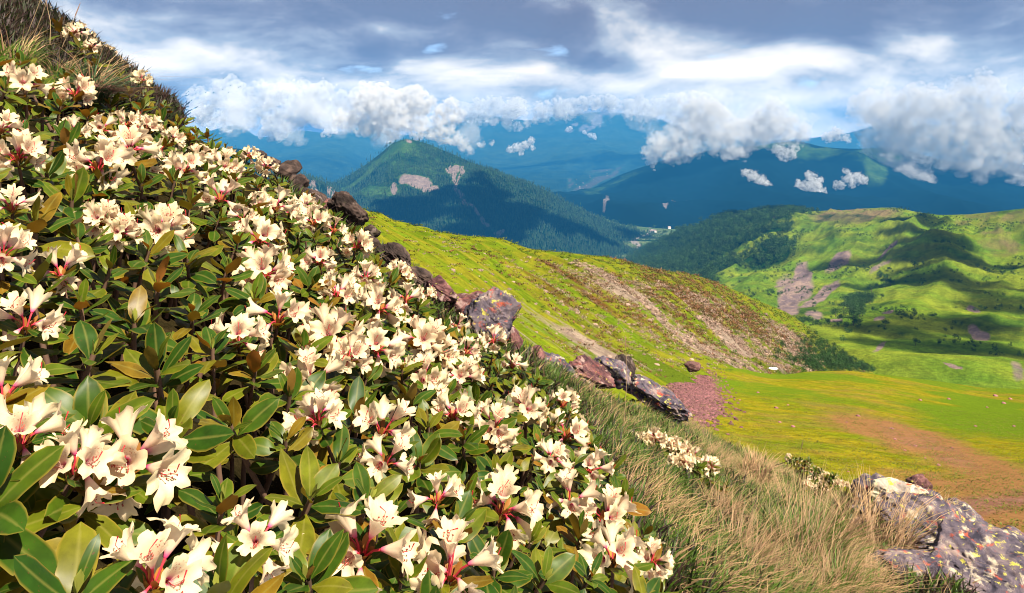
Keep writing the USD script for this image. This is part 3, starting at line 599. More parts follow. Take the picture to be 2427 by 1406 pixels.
def in_heath(u, v):                                                   # the bare heathy corner at the top left
    return (v < np.interp(u, [-300, 0, 60, 150, 230, 300, 345, 400], [150, 150, 150, 185, 230, 262, 262, 200])) & (v > EDGE(u) + np.interp(u, [0, 150, 300, 345], [0, 18, 30, 80])) & (u < 380)
def in_thicket(u, v):
    top = EDGE(u) - np.interp(u, [0, 400, 800, 1200], [14, 16, 26, 30])
    return (v > top) & (u < RIGHT(v)) & ~in_heath(u, v)
shoots = []                                                           # (kind, position, axis, scale)
r_ = np.random.default_rng(11)
taken = []
def axis_at(u, lean=0.25, up=.9):
    a = UPHILL * .55 + np.array([0, -.30, up]) + r_.normal(size=3) * lean
    return a / np.linalg.norm(a)
for u, v, w in TRUSS:
    y = float(depth_top(u, v)) * r_.uniform(.97, 1.03)
    if y > 1.3: y = min(y, .12 * F / w * 1.15)
    sc = np.clip(w * y / F / .104, .6, 1.4)
    p = P(u, v, y) - axis_at(u, 0) * .03 * sc
    shoots.append(("flowering_shoot", p, axis_at(u, .22), sc, u, v))
    taken.append((u, v, w))
# the dense small trusses along the crest of the slope
for _ in range(1500):
    u = r_.uniform(150, 930)
    v = EDGE(u) + r_.uniform(-26, 80) * (1 if 330 < u < 700 else .4) - np.interp(u, [150, 900], [0, 6])
    y = float(depth_top(u, v + 8, .50))
    w = .115 * F / y
    if in_heath(u, v) or w > 62 or any((u - a) ** 2 + (v - b) ** 2 < (.38 * (w + c)) ** 2 for a, b, c in taken): continue
    taken.append((u, v, w)); shoots.append(("far_flowering_shoot", P(u, v, y), axis_at(u, .25), r_.uniform(.62, .92), u, v))
for u, v in ((45, 8), (66, 22), (88, 20), (105, 30), (30, 5), (165, 74), (205, 92), (222, 108), (242, 122), (262, 134), (258, 150), (180, 80), (195, 100), (232, 116), (250, 140), (275, 150), (290, 165), (305, 180), (320, 188), (330, 205), (345, 200), (350, 222), (335, 232), (372, 235), (362, 255), (395, 258), (310, 200)):
    shoots.append(("far_flowering_shoot", P(u, v, 5.4), axis_at(u, .25), r_.uniform(.7, 1.0), u, v))
# leafy shoots between them, in an upper and a lower storey
cand = np.stack([r_.uniform(-60, 1640, 60000), r_.uniform(60, 1500, 60000)], 1)
cand = cand[in_thicket(cand[:, 0], cand[:, 1])]
for storey, (c, gap, most) in enumerate(((.46, .066, 700), (.60, .092, 500))):
    got = []
    grid = {}
    for u, v in cand[r_.permutation(len(cand))]:
        y = float(depth_top(u, v, c + (.05 if v < EDGE(u) + 40 else 0)))
        w = gap * F / y
        if w < 16: continue
        if any(abs(u - a) < (w + b_) / 2 and (u - a) ** 2 + ((v - b) * 1.15) ** 2 < ((w + b_) / 2) ** 2 for a, b, b_ in got): continue
        if storey == 0 and any((u - a) ** 2 + (v - b - .1 * c_) ** 2 < (.30 * c_ + .22 * w) ** 2 for a, b, c_ in taken): continue
        got.append((u, v, w))
        if len(got) > most * 1.6: break
        shoots.append(("leafy_shoot", P(u, v, y), axis_at(u, .30), r_.uniform(.72, 1.05), u, v))
print("shoots", len(shoots))

# ------------------------------------------------------------------ the bushes
BUSHES = [(300, 1110, "rhododendron bush with the big drooping white truss near the lower left corner"),
          (60, 1060, "rhododendron bush cut by the left picture edge below a white truss"),
          (380, 1390, "rhododendron bush with half cut flowers at the bottom edge, nearest the left corner"),
          (40, 1340, "leafy rhododendron bush without flowers filling the lower left corner"),
          (620, 1290, "dark leaved rhododendron bush with one small flower showing purple stamens"),
          (870, 1300, "rhododendron bush with four open bells spread around an orange bud, bottom middle"),
          (1075, 1370, "rhododendron bush whose upright pale bells are cut by the bottom edge"),
          (1190, 1200, "rhododendron bush with hanging bells left of the dark leaf whorls, lower middle"),
          (1040, 1170, "rhododendron bush with a single pale truss turned to the right"),
          (1460, 1320, "rhododendron bush at the grassy edge with a low truss and orange bud scales"),
          (1420, 1200, "rhododendron bush by the grass with stacked trusses and one violet leaf"),
          (1340, 1060, "rhododendron bush beside the grass slope with several spread trusses"),
          (1260, 965, "rhododendron bush in front of the red rocks with an upright white truss"),
          (1110, 1000, "rhododendron bush with two narrow white trusses side by side"),
          (910, 1040, "rhododendron bush with a round white truss on bright red stalks"),
          (760, 960, "rhododendron bush with a pink based truss above dark leaves, centre left"),
          (500, 960, "leafy rhododendron bush with broad bright whorls and no flowers"),
          (600, 1100, "shaded rhododendron bush of dark whorls in the lower middle left"),
          (230, 830, "rhododendron bush with olive leaves and a bare brown twig at the left"),
          (60, 770, "rhododendron bush with a pink white truss at the left edge, middle height"),
          (150, 640, "rhododendron bush with one tall pink tinged truss above leafy whorls"),
          (620, 770, "rhododendron bush with a pair of white trusses over yellow green leaves"),
          (800, 810, "rhododendron bush with crowded cream trusses in the middle of the thicket"),
          (930, 760, "rhododendron bush left of the lichen boulder, covered with cream trusses"),
          (1060, 850, "rhododendron bush below the lichen boulder with tight cream trusses"),
          (1190, 840, "rhododendron bush at the crest just right of the lichen boulder"),
          (450, 660, "bright leafy rhododendron bush in the middle left, few flowers"),
          (640, 620, "rhododendron bush with a ragged white truss above green whorls"),
          (830, 650, "rhododendron bush with small cream trusses near the crest, below the rock heap"),
          (390, 540, "rhododendron bush with a wide white truss showing dark red stamens"),
          (240, 530, "rhododendron bush with two white trusses close together, upper left"),
          (40, 480, "rhododendron bush with white trusses at the left edge, upper part"),
          (60, 330, "rhododendron bush with a full cream truss near the top left"),
          (110, 220, "rhododendron bush under the grassy corner with pink white trusses"),
          (270, 380, "rhododendron bush crowded with cream trusses, upper left"),
          (440, 400, "rhododendron bush with dense trusses beside the bare dark hollow"),
          (560, 470, "rhododendron bush with cream trusses left of the dark boulder"),
          (690, 500, "rhododendron bush with trusses below the dark boulder on the crest"),
          (760, 560, "rhododendron bush on the crest beside the brown rock heap"),
          (860, 600, "small rhododendron bush on the crest by the round brown stone"),
          (350, 290, "rhododendron bush with small pinkish trusses under the blue grass tussock"),
          (330, 215, "rhododendron bush standing against the clouds at the left crest"),
          (430, 280, "rhododendron bush along the crest, pale dense trusses against the clouds"),
          (530, 350, "rhododendron bush along the crest just above the flat dark stone"),
          (220, 120, "low rhododendron bush on the skyline right of the dry grass stems"),
          (70, 20, "pink flowering bush on the skyline in the top left corner")]
seeds3 = []
for u, v, lab in BUSHES:
    seeds3.append(P(u, v, float(depth_top(u, v + 8, .45))) if (u, v) not in ((70, 20), (220, 120)) else P(u, v, 5.3))
seeds3 = np.array(seeds3)
owner = np.argmin(np.linalg.norm(np.log(np.array([s[1][1] for s in shoots]))[:, None] * 2.0 - np.log(seeds3[:, 1])[None] * 2.0, axis=-1)[..., None] if False else
                  (np.array([s[4] for s in shoots])[:, None] - np.array([b[0] for b in BUSHES])[None]) ** 2 + (np.array([s[5] for s in shoots])[:, None] - np.array([b[1] for b in BUSHES])[None]) ** 2, axis=1)
def set_matrix(x, R, p, s=1.0):
    m = np.eye(4); m[:3, :3] = (np.asarray(R) * s).T; m[3, :3] = p
    x.AddTransformOp().Set(Gf.Matrix4d(m.tolist()))
kinds = {"flowering_shoot": 0, "leafy_shoot": 0, "far_flowering_shoot": 0}
for b, (u, v, lab) in enumerate(BUSHES):
    mine = [s for s, o in zip(shoots, owner) if o == b]
    if not mine: continue
    base = np.mean([s[1] for s in mine], 0) - UPHILL * .3
    root = UsdGeom.Xform.Define(stage, path_of("rhododendron_bush"))
    root.AddTranslateOp().Set(Gf.Vec3d(*base))
    tag(root.GetPrim(), lab, "bush")
    for kind, p, ax, sc, _, _ in mine:
        k = kinds[kind] = kinds[kind] + 1
        name = "leafy_shoot" if kind == "leafy_shoot" else "flowering_shoot"
        x = UsdGeom.Xform.Define(stage, path_of(name, str(root.GetPath())))
        R = frame(ax, r_.uniform(0, 6.28), (0, 1, 0))
        set_matrix(x, R, p - base, sc)
        x.GetPrim().GetReferences().AddInternalReference(CLASSES[kind][int(r_.integers(len(CLASSES[kind])))])
        x.GetPrim().SetInstanceable(True)
# ------------------------------------------------------------------ grass
def blade(r, p, az, ln, lean, wid, c0, c1):
    t = np.array([0, .35, .7, 1.0])
    h = lean * ln * t ** 2
    d = np.array([math.cos(az), math.sin(az), 0])
    c = p + d * h[:, None] + np.array([0, 0, 1.]) * (ln * (t - .35 * lean * t ** 2))[:, None]
    s = np.array([-math.sin(az + .6), math.cos(az + .6), 0])
    w = wid * np.array([.8, 1.0, .7])
    v = np.concatenate([np.stack([c[:3] - s * w[:, None] / 2, c[:3] + s * w[:, None] / 2], 1).reshape(-1, 3), c[3:]])
    f = np.array([[0, 1, 3], [0, 3, 2], [2, 3, 5], [2, 5, 4], [4, 5, 6]])
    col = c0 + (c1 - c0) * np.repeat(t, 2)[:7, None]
    return v, f, col
STRAW, GREEN, DRY, BLUE = np.array([.44, .29, .145]), np.array([.066, .125, .011]), np.array([.17, .085, .065]), np.array([.05, .13, .05])
def tuft(seed, n, radius, ln, lean, straw, wid=.0028, wind=0.6, green=GREEN, dry=STRAW):
    r = np.random.default_rng(seed)
    out = []
    for _ in range(n):
        a, q = r.uniform(0, 6.283), radius * math.sqrt(r.uniform())
        p = np.array([math.cos(a) * q, math.sin(a) * q, -.01])
        tan_ = r.uniform() < straw
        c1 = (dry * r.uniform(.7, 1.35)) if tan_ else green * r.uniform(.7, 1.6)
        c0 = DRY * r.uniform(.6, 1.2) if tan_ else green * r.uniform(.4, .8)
        az = a if r.uniform() < .6 else r.normal(wind, .7)
        out.append(blade(r, p, az, ln * r.uniform(.45, 1.15) * (1.12 if tan_ else .85), lean * r.uniform(.3, 1.5), wid * r.uniform(.7, 1.3), c0, c1))
    return join(out)
def scatter(name, protos, mat, pts, scales, turns, label, up=None):
    """Many copies as one object that nobody could count."""
    path = path_of(name)
    pi = UsdGeom.PointInstancer.Define(stage, path)
    targets = []
    for k, (v, f, m) in enumerate(protos):
        me = put("kind", (v, f), mat, path, attrs={"mask": m})
        targets.append(me.GetPath())
    pi.CreatePrototypesRel().SetTargets(targets)
    n = len(pts)
    pi.CreateProtoIndicesAttr(Vt.IntArray.FromNumpy(np.random.default_rng(5).integers(0, len(protos), n).astype(np.int32)))
    pi.CreatePositionsAttr(Vt.Vec3fArray.FromNumpy(np.asarray(pts, np.float32)))
    q = np.zeros((n, 4)); q[:, 0], q[:, 3] = np.cos(turns / 2), np.sin(turns / 2)
    pi.CreateOrientationsAttr(Vt.QuathArray([Gf.Quath(float(a), 0, 0, float(b)) for a, b in q[:, [0, 3]]]))
    sc = np.asarray(scales, float); sc = np.repeat(sc[:, None], 3, 1) if sc.ndim == 1 else sc
    pi.CreateScalesAttr(Vt.Vec3fArray.FromNumpy(sc.astype(np.float32)))
    return tag(pi.GetPrim(), label, kind="stuff")
r_ = np.random.default_rng(21)
U, V = r_.uniform(1240, 2500, 90000), r_.uniform(880, 1440, 90000)
ok = (V > EDGE(U) - 2) & (U > RIGHT(V) - 25)
U, V = U[ok], V[ok]
i = SLOPE.at(U, V); p = SLOPE.v[i]
keep = r_.uniform(size=len(p)) < np.clip((p[:, 1] / 9.0) ** 1.35, .035, 1) * .60
bare = fbm(p * 1.3, 3, 7)
keep &= ~((U > 2075) & (V > 1150) & (r_.uniform(size=len(p)) < .97))
p = p[keep]
print("tufts", len(p))
dry = fbm(p * 1.1, 3, 9)
sets = [[tuft(600 + k, 34, .06, .11, .6, .05) for k in range(3)], [tuft(620 + k, 34, .065, .125, .8, .24) for k in range(3)], [tuft(640 + k, 30, .06, .15, 1.0, .66) for k in range(3)]]
for k, lab in enumerate(("green grass blades covering the slope beside the bushes", "mixed green and straw grass covering the slope", "dry straw coloured grass covering the slope")):
    lo, hi = (-1, .535, .635, 2)[k:k + 2]
    s = (dry + r_.normal(0, .05, len(p)))
    s = (s > lo) & (s <= hi)
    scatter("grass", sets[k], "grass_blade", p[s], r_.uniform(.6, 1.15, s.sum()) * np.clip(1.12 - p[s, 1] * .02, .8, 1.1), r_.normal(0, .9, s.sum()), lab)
# low cover over the whole near slope, so that no bare sheet shows between the tufts
def sprig(seed, n, cols):
    r = np.random.default_rng(seed)
    out = []
    for _ in range(n):
        a, q = r.uniform(0, 6.283), .06 * math.sqrt(r.uniform())
        c = cols[int(r.integers(len(cols)))]
        out.append(blade(r, np.array([math.cos(a) * q, math.sin(a) * q, -.005]), r.uniform(0, 6.28), r.uniform(.03, .085), r.uniform(.1, 1.0), r.uniform(.004, .008), c * .6, c * r.uniform(.7, 1.4)))
    return join(out)
HEATHER = [np.array(c) for c in ((.022, .010, .011), (.032, .018, .011), (.020, .030, .008), (.045, .022, .022))]
U, V = r_.uniform(-80, 420, 30000), r_.uniform(-30, 300, 30000)
ok = (V > EDGE(U) - 4) & (U < 400) & (V < EDGE(U) + np.interp(U, [0, 200, 400], [230, 150, 60]))
p = SLOPE.v[SLOPE.at(U[ok], V[ok])]
p = p[r_.permutation(len(p))[:3800]]
scatter("heather", [sprig(700 + k, 40, HEATHER) for k in range(3)], "grass_blade", p, r_.uniform(.8, 1.9, len(p)), r_.uniform(0, 6.28, len(p)), "dark brown heather and dead twigs covering the top left corner of the slope")
q = p[r_.permutation(len(p))[:900]]
scatter("grass", [tuft(660 + k, 26, .05, .14, .7, .08) for k in range(3)], "grass_blade", q, r_.uniform(.6, 1.2, len(q)), r_.normal(0, .9, len(q)), "thin green grass between the dark heather at the top left")
U, V = r_.uniform(560, 2500, 40000), r_.uniform(330, 1420, 40000)
ok = (V > EDGE(U) - 4) & (V < EDGE(U) + np.interp(U, [560, 1200, 1400, 2500], [60, 110, 500, 500])) & ((U > RIGHT(V) - 60))
p = SLOPE.v[SLOPE.at(U[ok], V[ok])]
p = p[r_.permutation(len(p))[:4200]]
scatter("ground_cover", [sprig(720 + k, 46, HEATHER + [GREEN, GREEN * .7, STRAW * .5]) for k in range(3)], "grass_blade", p, r_.uniform(.8, 1.6, len(p)), r_.uniform(0, 6.28, len(p)), "low green and brown ground cover between the grass and the stones")

def tussock(u, v, h, y, label, straw, n=260, spread=.10, green=GREEN, lean=.75, seed=0, wind=.5, flat=1.0, dry=STRAW):
    ln = h / F * y
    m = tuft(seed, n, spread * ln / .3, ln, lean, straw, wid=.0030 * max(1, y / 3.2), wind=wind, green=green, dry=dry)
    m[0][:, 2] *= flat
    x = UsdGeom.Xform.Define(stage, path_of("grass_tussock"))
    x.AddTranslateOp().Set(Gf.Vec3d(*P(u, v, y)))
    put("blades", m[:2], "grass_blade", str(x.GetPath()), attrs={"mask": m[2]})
    tag(x.GetPrim(), label, "grass tussock")
tussock(1905, 1370, 225, 3.2, "tall green and straw grass tussock left of the lichen covered outcrop", .42, 620, seed=1)
tussock(2070, 1325, 165, 3.8, "bushy straw coloured tussock growing against the outcrop's left side", .85, 420, seed=2, spread=.14)
tussock(2205, 1238, 72, 4.2, "small straw tussock on top of the outcrop", .85, 200, seed=3, spread=.14)
tussock(2010, 1235, 80, 4.6, "pale straw tussock at the left foot of the outcrop's crest", .9, 200, seed=4, spread=.15)
tussock(2338, 1325, 55, 3.9, "little green and straw tuft in a crack of the outcrop", .5, 110, seed=5)
tussock(2150, 1262, 46, 4.15, "straw tuft behind the middle block of the outcrop", .7, 110, seed=20)
tussock(2285, 1262, 40, 4.05, "small green tuft below the slanting slab", .35, 90, seed=21)
tussock(2390, 1345, 46, 3.7, "straw tuft near the right edge between the blocks", .6, 90, seed=22)
tussock(2245, 1390, 60, 3.5, "green tuft between the two front blocks of the outcrop", .2, 110, seed=6)
tussock(1735, 1392, 170, 2.75, "reddish straw tussock at the bottom edge right of the bushes", .88, 420, seed=7, spread=.13, lean=.9)
tussock(1700, 1240, 90, 3.3, "straw tussock in the middle of the grass slope", .85, 260, seed=8, spread=.15, lean=1.0)
tussock(1790, 1130, 62, 5.5, "straw tussock below the crest of the grass slope", .8, 200, seed=9, spread=.16)
tussock(1980, 1420, 130, 2.9, "low green tussock at the bottom edge before the outcrop", .25, 260, seed=10)
tussock(215, 235, 150, 2.15, "blue green tussock with dry purple blades hanging down, upper left", .25, 300, green=BLUE, seed=11, spread=.06, lean=1.25, wind=0.0)
tussock(240, 205, 110, 2.15, "fan of dry purplish blades hanging below the blue green tussock", 1.0, 160, seed=12, spread=.10, lean=1.9, wind=-.3, flat=-.35, dry=np.array([.17, .10, .085]))
tussock(30, 165, 120, 2.3, "yellow green tussock in the top left corner", .25, 260, seed=13, green=GREEN * 1.2)
tussock(140, 195, 90, 2.3, "green tussock between the heather and the first trusses", .3, 180, seed=14)
tussock(275, 185, 45, 4.4, "short green tussock on the heath below the skyline", .3, 120, seed=15)
for k, (u, v, h, du) in enumerate(((60, 92, 120, 45), (75, 98, 105, 40), (118, 120, 112, -8), (140, 128, 95, 40), (1478, 1010, 190, 5), (1405, 900, 10, 3), (1870, 1180, 120, 30), (1700, 1120, 90, -30))):
    y = 3.0 if u < 300 else (3.4 if u < 1600 else 5.0)
    if h < 20: continue
    a, b = P(u, v, y), P(u + du, v - h, y)
    mid = (a + b) / 2 + np.array([.01, 0, .02])
    x = UsdGeom.Xform.Define(stage, path_of("tall_grass"))
    vv, ff, mm = tube([a, (a + mid) / 2, mid, (mid + b) / 2, b], np.array([.0014, .0013, .0011, .0009, .0006]), 4, (.42, .30, .17))
    put("stalk", (vv, ff), "grass_blade", str(x.GetPath()), attrs={"mask": mm})
    e = b - mid; e /= np.linalg.norm(e)
    vv, ff, mm = tube([b - e * .02, b, b + e * .03, b + e * .05], [.0006, .0024, .0020, .0005], 5, (.34, .21, .15))
    put("seed_head", (vv, ff), "grass_blade", str(x.GetPath()), attrs={"mask": mm})
    tag(x.GetPrim(), ("long dry grass stem leaning right in the top left corner, the leftmost", "long dry grass stem beside the leftmost one in the top left corner", "upright dry grass stem on the skyline at the top left", "dry grass stem bent over the skyline at the top left, the rightmost", "tall thin grass stem standing alone below the red rocks", "", "single pale grass stem before the meadow, left of the outcrop", "single pale grass stem leaning left in the middle of the grass slope")[k], "grass stem")

# small rhododendrons in the grass
def bush(label, flowers, leafy, c_off=.0, kind="far_flowering_shoot", fs=.9, ls=.9, raise_=0.0):
    pts = [P(u, v, y) + [0, 0, raise_] for u, v, y in flowers + leafy]
    base = np.mean(pts, 0) - UPHILL * .25
    root = UsdGeom.Xform.Define(stage, path_of("rhododendron_bush"))
    root.AddTranslateOp().Set(Gf.Vec3d(*base)); tag(root.GetPrim(), label, "bush")
    for k, (pp, fl) in enumerate(zip(pts, [1] * len(flowers) + [0] * len(leafy))):
        x = UsdGeom.Xform.Define(stage, path_of("flowering_shoot" if fl else "leafy_shoot", str(root.GetPath())))
        a = np.array([.12, -.35, .9]) + r_.normal(size=3) * .2
        set_matrix(x, frame(a, r_.uniform(0, 6.28), (0, 1, 0)), pp - base, (fs if fl else ls) * r_.uniform(.85, 1.15))
        cl = CLASSES[kind if fl else "leafy_shoot"]
        x.GetPrim().GetReferences().AddInternalReference(cl[int(r_.integers(len(cl)))]); x.GetPrim().SetInstanceable(True)
near = lambda L, y: [(u, v, y) for u, v in L]
bush("small rhododendron bush in the grass, a row of cream trusses on its crown", near([(1495, 1045), (1520, 1049), (1538, 1047), (1553, 1046), (1590, 1058), (1602, 1068), (1622, 1072), (1641, 1086)], 4.05), [(u, v, 4.0) for u, v in ((1545, 1075), (1565, 1070), (1580, 1090), (1610, 1090), (1630, 1105), (1530, 1072), (1560, 1095), (1590, 1112))], fs=.85, ls=.9)
bush("small rhododendron bush in the grass with three cream trusses low on its front", near([(1597, 1108), (1618, 1104), (1632, 1108), (1684, 1111)], 3.8), [(u, v, 3.75) for u, v in ((1600, 1135), (1625, 1140), (1650, 1140), (1670, 1150), (1695, 1145), (1715, 1160), (1655, 1110), (1640, 1160), (1690, 1165))], fs=.9, ls=.9)
r_ = np.random.default_rng(33)
for lab, L in (("mat of tiny cream flowers left of the outcrop, the brightest one", [(r_.uniform(1910, 1975), r_.uniform(1172, 1208)) for _ in range(20)]),
               ("scattered cream flowers among green leaves above the brightest mat", [(u, 1118 + (u - 1890) * .62 + r_.uniform(0, 22)) for u in r_.uniform(1895, 1985, 18)]),
               ("line of small cream flowers along the crest before the meadow", [(u, EDGE(u) - 3 + r_.uniform(-2, 6)) for u in r_.uniform(1865, 2040, 26)])):
    bush(lab, [(u, v, float(np.clip(1 / GROUND(np.array([[u, v]]) / 400)[0], 4, 9)) * .98) for u, v in L], [(u + r_.uniform(-12, 12), v + r_.uniform(2, 14), 6.2) for u, v in L[:9]], fs=.62, ls=.6, raise_=.16)

# ------------------------------------------------------------------ rocks
def rock_material(name, a, b, c, lichens, scale=1.0):
    n = {"tc": ("texture_coordinate", {}), "geo": ("geometry", {}),
         "n1": ("noise_texture", {"scale": 9.0 * scale, "detail": 9.0, "roughness": .68, "distortion": .6}),
         "base": ("rgb_ramp", {"ramp": [(0.0, a), (.38, a), (.5, b), (.62, c), (1.0, c)]}),
         "p": ("principled_bsdf", {"roughness": .9, "specular_ior_level": .2}), "bump": ("bump", {"strength": .9, "distance": .012 / scale})}
    l = [("geo.position", "n1.vector"), ("n1.fac", "base.fac"), ("n1.fac", "bump.height"), ("bump.normal", "p.normal")]
    last = "base.color"
    for k, (col, sc, cut, soft) in enumerate(lichens):
        n[f"ln{k}"] = ("noise_texture", {"scale": sc * scale, "detail": 6.0, "roughness": .62, "distortion": .3})
        n[f"off{k}"] = ("vector_math", {"math_type": "add", "vector2": (k * 7.3, k * 3.1, k * 1.7)})
        n[f"lr{k}"] = ("map_range", {"from_min": cut, "from_max": cut + soft, "clamp": True})
        n[f"lm{k}"] = ("mix_color", {"b": col})
        l += [("geo.position", f"off{k}.vector1"), (f"off{k}.vector", f"ln{k}.vector"), (f"ln{k}.fac", f"lr{k}.value"), (f"lr{k}.result", f"lm{k}.fac"), (last, f"lm{k}.a")]
        last = f"lm{k}.result"
    l.append((last, "p.base_color"))
    usdkit.material(stage, "/World/Looks/" + name, n, l, surface="p.BSDF")
rock_material("lichen_rock", (.022, .020, .032), (.070, .056, .074), (.14, .105, .11), [((.20, .145, .135), 9, .59, .07), ((.27, .055, .03), 17, .575, .09), ((.33, .30, .055), 25, .59, .06), ((.34, .29, .22), 14, .58, .08)])
rock_material("pale_lichen_rock", (.10, .08, .08), (.20, .17, .15), (.36, .31, .25), [((.50, .45, .32), 7, .46, .05), ((.36, .06, .03), 14, .60, .03), ((.42, .38, .05), 20, .62, .025)])
rock_material("red_rock", (.024, .011, .014), (.075, .032, .034), (.16, .075, .07), [((.22, .15, .14), 10, .56, .05), ((.15, .045, .04), 9, .57, .08), ((.30, .27, .05), 24, .62, .04)])
rock_material("brown_rock", (0.01116, 0.00744, 0.00682), (0.0341, 0.02232, 0.01984), (0.0806, 0.0527, 0.0434), [((0.124, 0.093, 0.0806), 10, .60, .05), ((0.031, 0.0279, 0.00744), 5, .58, .08)])
ICO5 = {k: trimesh.creation.icosphere(k) for k in (3, 4, 5)}
def rock(u, v, y, w, h, mat, label, deep=.9, tilt=0.0, seed=0, cuts=11, rough=.20, lev=4, name="rock", yaw=0.0):
    """A weathered block: a ball cut by random planes, then roughened; w, h in pixels of the photograph at its distance."""
    r = np.random.default_rng(seed + 900)
    d = np.array(ICO5[lev].vertices)
    rad = np.ones(len(d))
    for _ in range(cuts):
        nrm = r.normal(size=3); nrm /= np.linalg.norm(nrm)
        off = r.uniform(.52, .86)
        c = d @ nrm
        rad = np.minimum(rad, np.where(c > .05, off / np.maximum(c, .05), 9))
    q = d * 1.7 + seed * 3.1
    rad = rad * (1 + rough * 2.2 * (fbm(q, 5, seed) - .5) + rough * .9 * (ridged(q * 2.1, 4, seed + 5) - .45))
    layers = (d @ np.array([.35, .15, .92])) * 7 + 2.2 * fbm(q * 1.3, 3, seed + 3)
    rad = rad * (1 - rough * .14 * np.clip(1 - np.abs(layers - np.round(layers)) * 7, 0, 1))
    p = d * rad[:, None]
    W, H = w / F * y, h / F * y
    p = p * [W / 2 * 1.18, W / 2 * deep, H / 2 * 1.18]
    c, s = math.cos(yaw), math.sin(yaw)
    p = p @ np.array([[c, s, 0], [-s, c, 0], [0, 0, 1]])
    c, s = math.cos(tilt), math.sin(tilt)
    p = p @ np.array([[c, 0, s], [0, 1, 0], [-s, 0, c]]).T
    prim = put(name, (p + P(u, v, y), ICO5[lev].faces), mat, smooth=38)
    tag(prim, label, "rock")
rock(2140, 1226, 4.5, 250, 140, "lichen_rock", "long rounded crest block of the lichen covered outcrop", seed=1, tilt=.05, lev=5)
rock(2128, 1172, 4.42, 110, 60, "pale_lichen_rock", "pale cream lichen cap on the top of the outcrop", seed=2, lev=4)
rock(2275, 1245, 4.35, 210, 100, "lichen_rock", "dark slab with red orange lichen slanting down the outcrop's right side", seed=3, tilt=.62, lev=5)
rock(2235, 1305, 3.95, 300, 180, "lichen_rock", "broad middle block of the outcrop with yellow lichen spots", seed=4, tilt=.3, lev=5)
rock(2335, 1372, 3.45, 310, 190, "lichen_rock", "big grey front block in the lower right corner", seed=5, tilt=.15, lev=5)
rock(2165, 1372, 3.4, 190, 130, "lichen_rock", "front block of the outcrop with fine layers, left of the corner block", seed=6, tilt=-.3, lev=5)
rock(2400, 1330, 3.9, 150, 90, "lichen_rock", "block at the right picture edge above the corner block", seed=7, tilt=.55, lev=4)
for k, (u, v, y, w, h) in enumerate(((2050, 1235, 4.5, 70, 44), (2100, 1270, 4.3, 90, 60), (2195, 1262, 4.2, 70, 50), (2300, 1300, 4.0, 90, 60), (2120, 1325, 3.7, 60, 44), (2240, 1385, 3.5, 80, 54), (2390, 1275, 4.2, 80, 40), (2265, 1210, 4.4, 70, 46), (2080, 1355, 3.5, 44, 34))):
    rock(u, v, y, w, h, "lichen_rock", ("low lichen block at the outcrop's left end", "lichen block under the crest block, behind the straw tussock", "small block between the crest block and the middle block", "block right of the middle block, under the slanting slab", "stone at the left foot of the middle block", "stone wedged between the two front blocks", "flat stone on the outcrop's rim near the right edge", "knob on top of the slanting slab", "small stone at the foot of the layered front block")[k], seed=40 + k, lev=4, rough=.22, tilt=.2)
rock(2172, 1150, 6.6, 62, 46, "red_rock", "pinkish boulder just behind the top of the outcrop", seed=8)
rock(2080, 1390, 3.35, 50, 50, "pale_lichen_rock", "small pale stone in the grass left of the outcrop", seed=9, lev=3)
rock(1168, 758, 3.75, 108, 122, "lichen_rock", "tall lichen boulder with yellow and red spots beside the flowers", seed=10, tilt=.3, lev=5)
rock(1118, 728, 3.95, 120, 70, "red_rock", "reddish rock leaning on the tall lichen boulder's left side", seed=11, tilt=.4)
rock(1215, 800, 4.1, 40, 60, "red_rock", "dark red rock at the right foot of the tall lichen boulder", seed=12)
rock(680, 402, 5.2, 62, 48, "brown_rock", "dark smooth boulder on the skyline of the flower slope", seed=13, rough=.08)
rock(612, 362, 5.6, 34, 13, "brown_rock", "flat dark stone on the skyline", seed=14, lev=3, tilt=.25)
rock(640, 385, 5.5, 66, 26, "brown_rock", "dark mossy stone left of the smooth boulder", seed=15, tilt=.5)
rock(702, 446, 5.0, 46, 60, "brown_rock", "dark rock under the smooth boulder", seed=16, tilt=.4)
rock(742, 470, 4.9, 90, 34, "brown_rock", "brown rock ledge on the crest above the flowers", seed=17, tilt=.6)
rock(785, 488, 4.8, 50, 30, "red_rock", "small reddish rock on the brown ledge", seed=18, tilt=.4)
rock(825, 512, 4.5, 95, 88, "brown_rock", "big grey brown rock heap on the crest", seed=19, tilt=.5, lev=5, rough=.22)
rock(882, 548, 4.3, 36, 32, "brown_rock", "round brown stone perched on the crest", seed=20, rough=.1)
rock(880, 590, 4.1, 60, 46, "brown_rock", "dark rock below the round stone", seed=21, tilt=.6)
rock(940, 612, 4.0, 96, 52, "brown_rock", "dark violet rock on the crest above the cream flowers", seed=22, tilt=.6, lev=5)
rock(990, 652, 3.9, 70, 42, "brown_rock", "long dark rock sloping down towards the lichen boulder", seed=23, tilt=.6)
rock(1040, 684, 3.85, 80, 44, "red_rock", "reddish rock above the lichen boulder", seed=24, tilt=.5)
rock(1262, 845, 5.0, 66, 46, "red_rock", "dark red rocks right of the lichen boulder", seed=25, tilt=.3)
rock(1310, 872, 5.4, 92, 56, "lichen_rock", "grey lichen rock in the red rock row", seed=26, tilt=.35)
rock(1395, 892, 6.0, 110, 74, "red_rock", "largest red rock of the row below the heath ridge", seed=27, tilt=.35, lev=5)
rock(1452, 880, 6.6, 80, 60, "lichen_rock", "lichen rock at the end of the red rock row", seed=28, tilt=.5)
rock(1478, 872, 9.0, 46, 58, "brown_rock", "dark upright block behind the red rock row", seed=29)
rock(1372, 915, 5.4, 90, 46, "red_rock", "low red rock in front of the row", seed=30, tilt=.3)
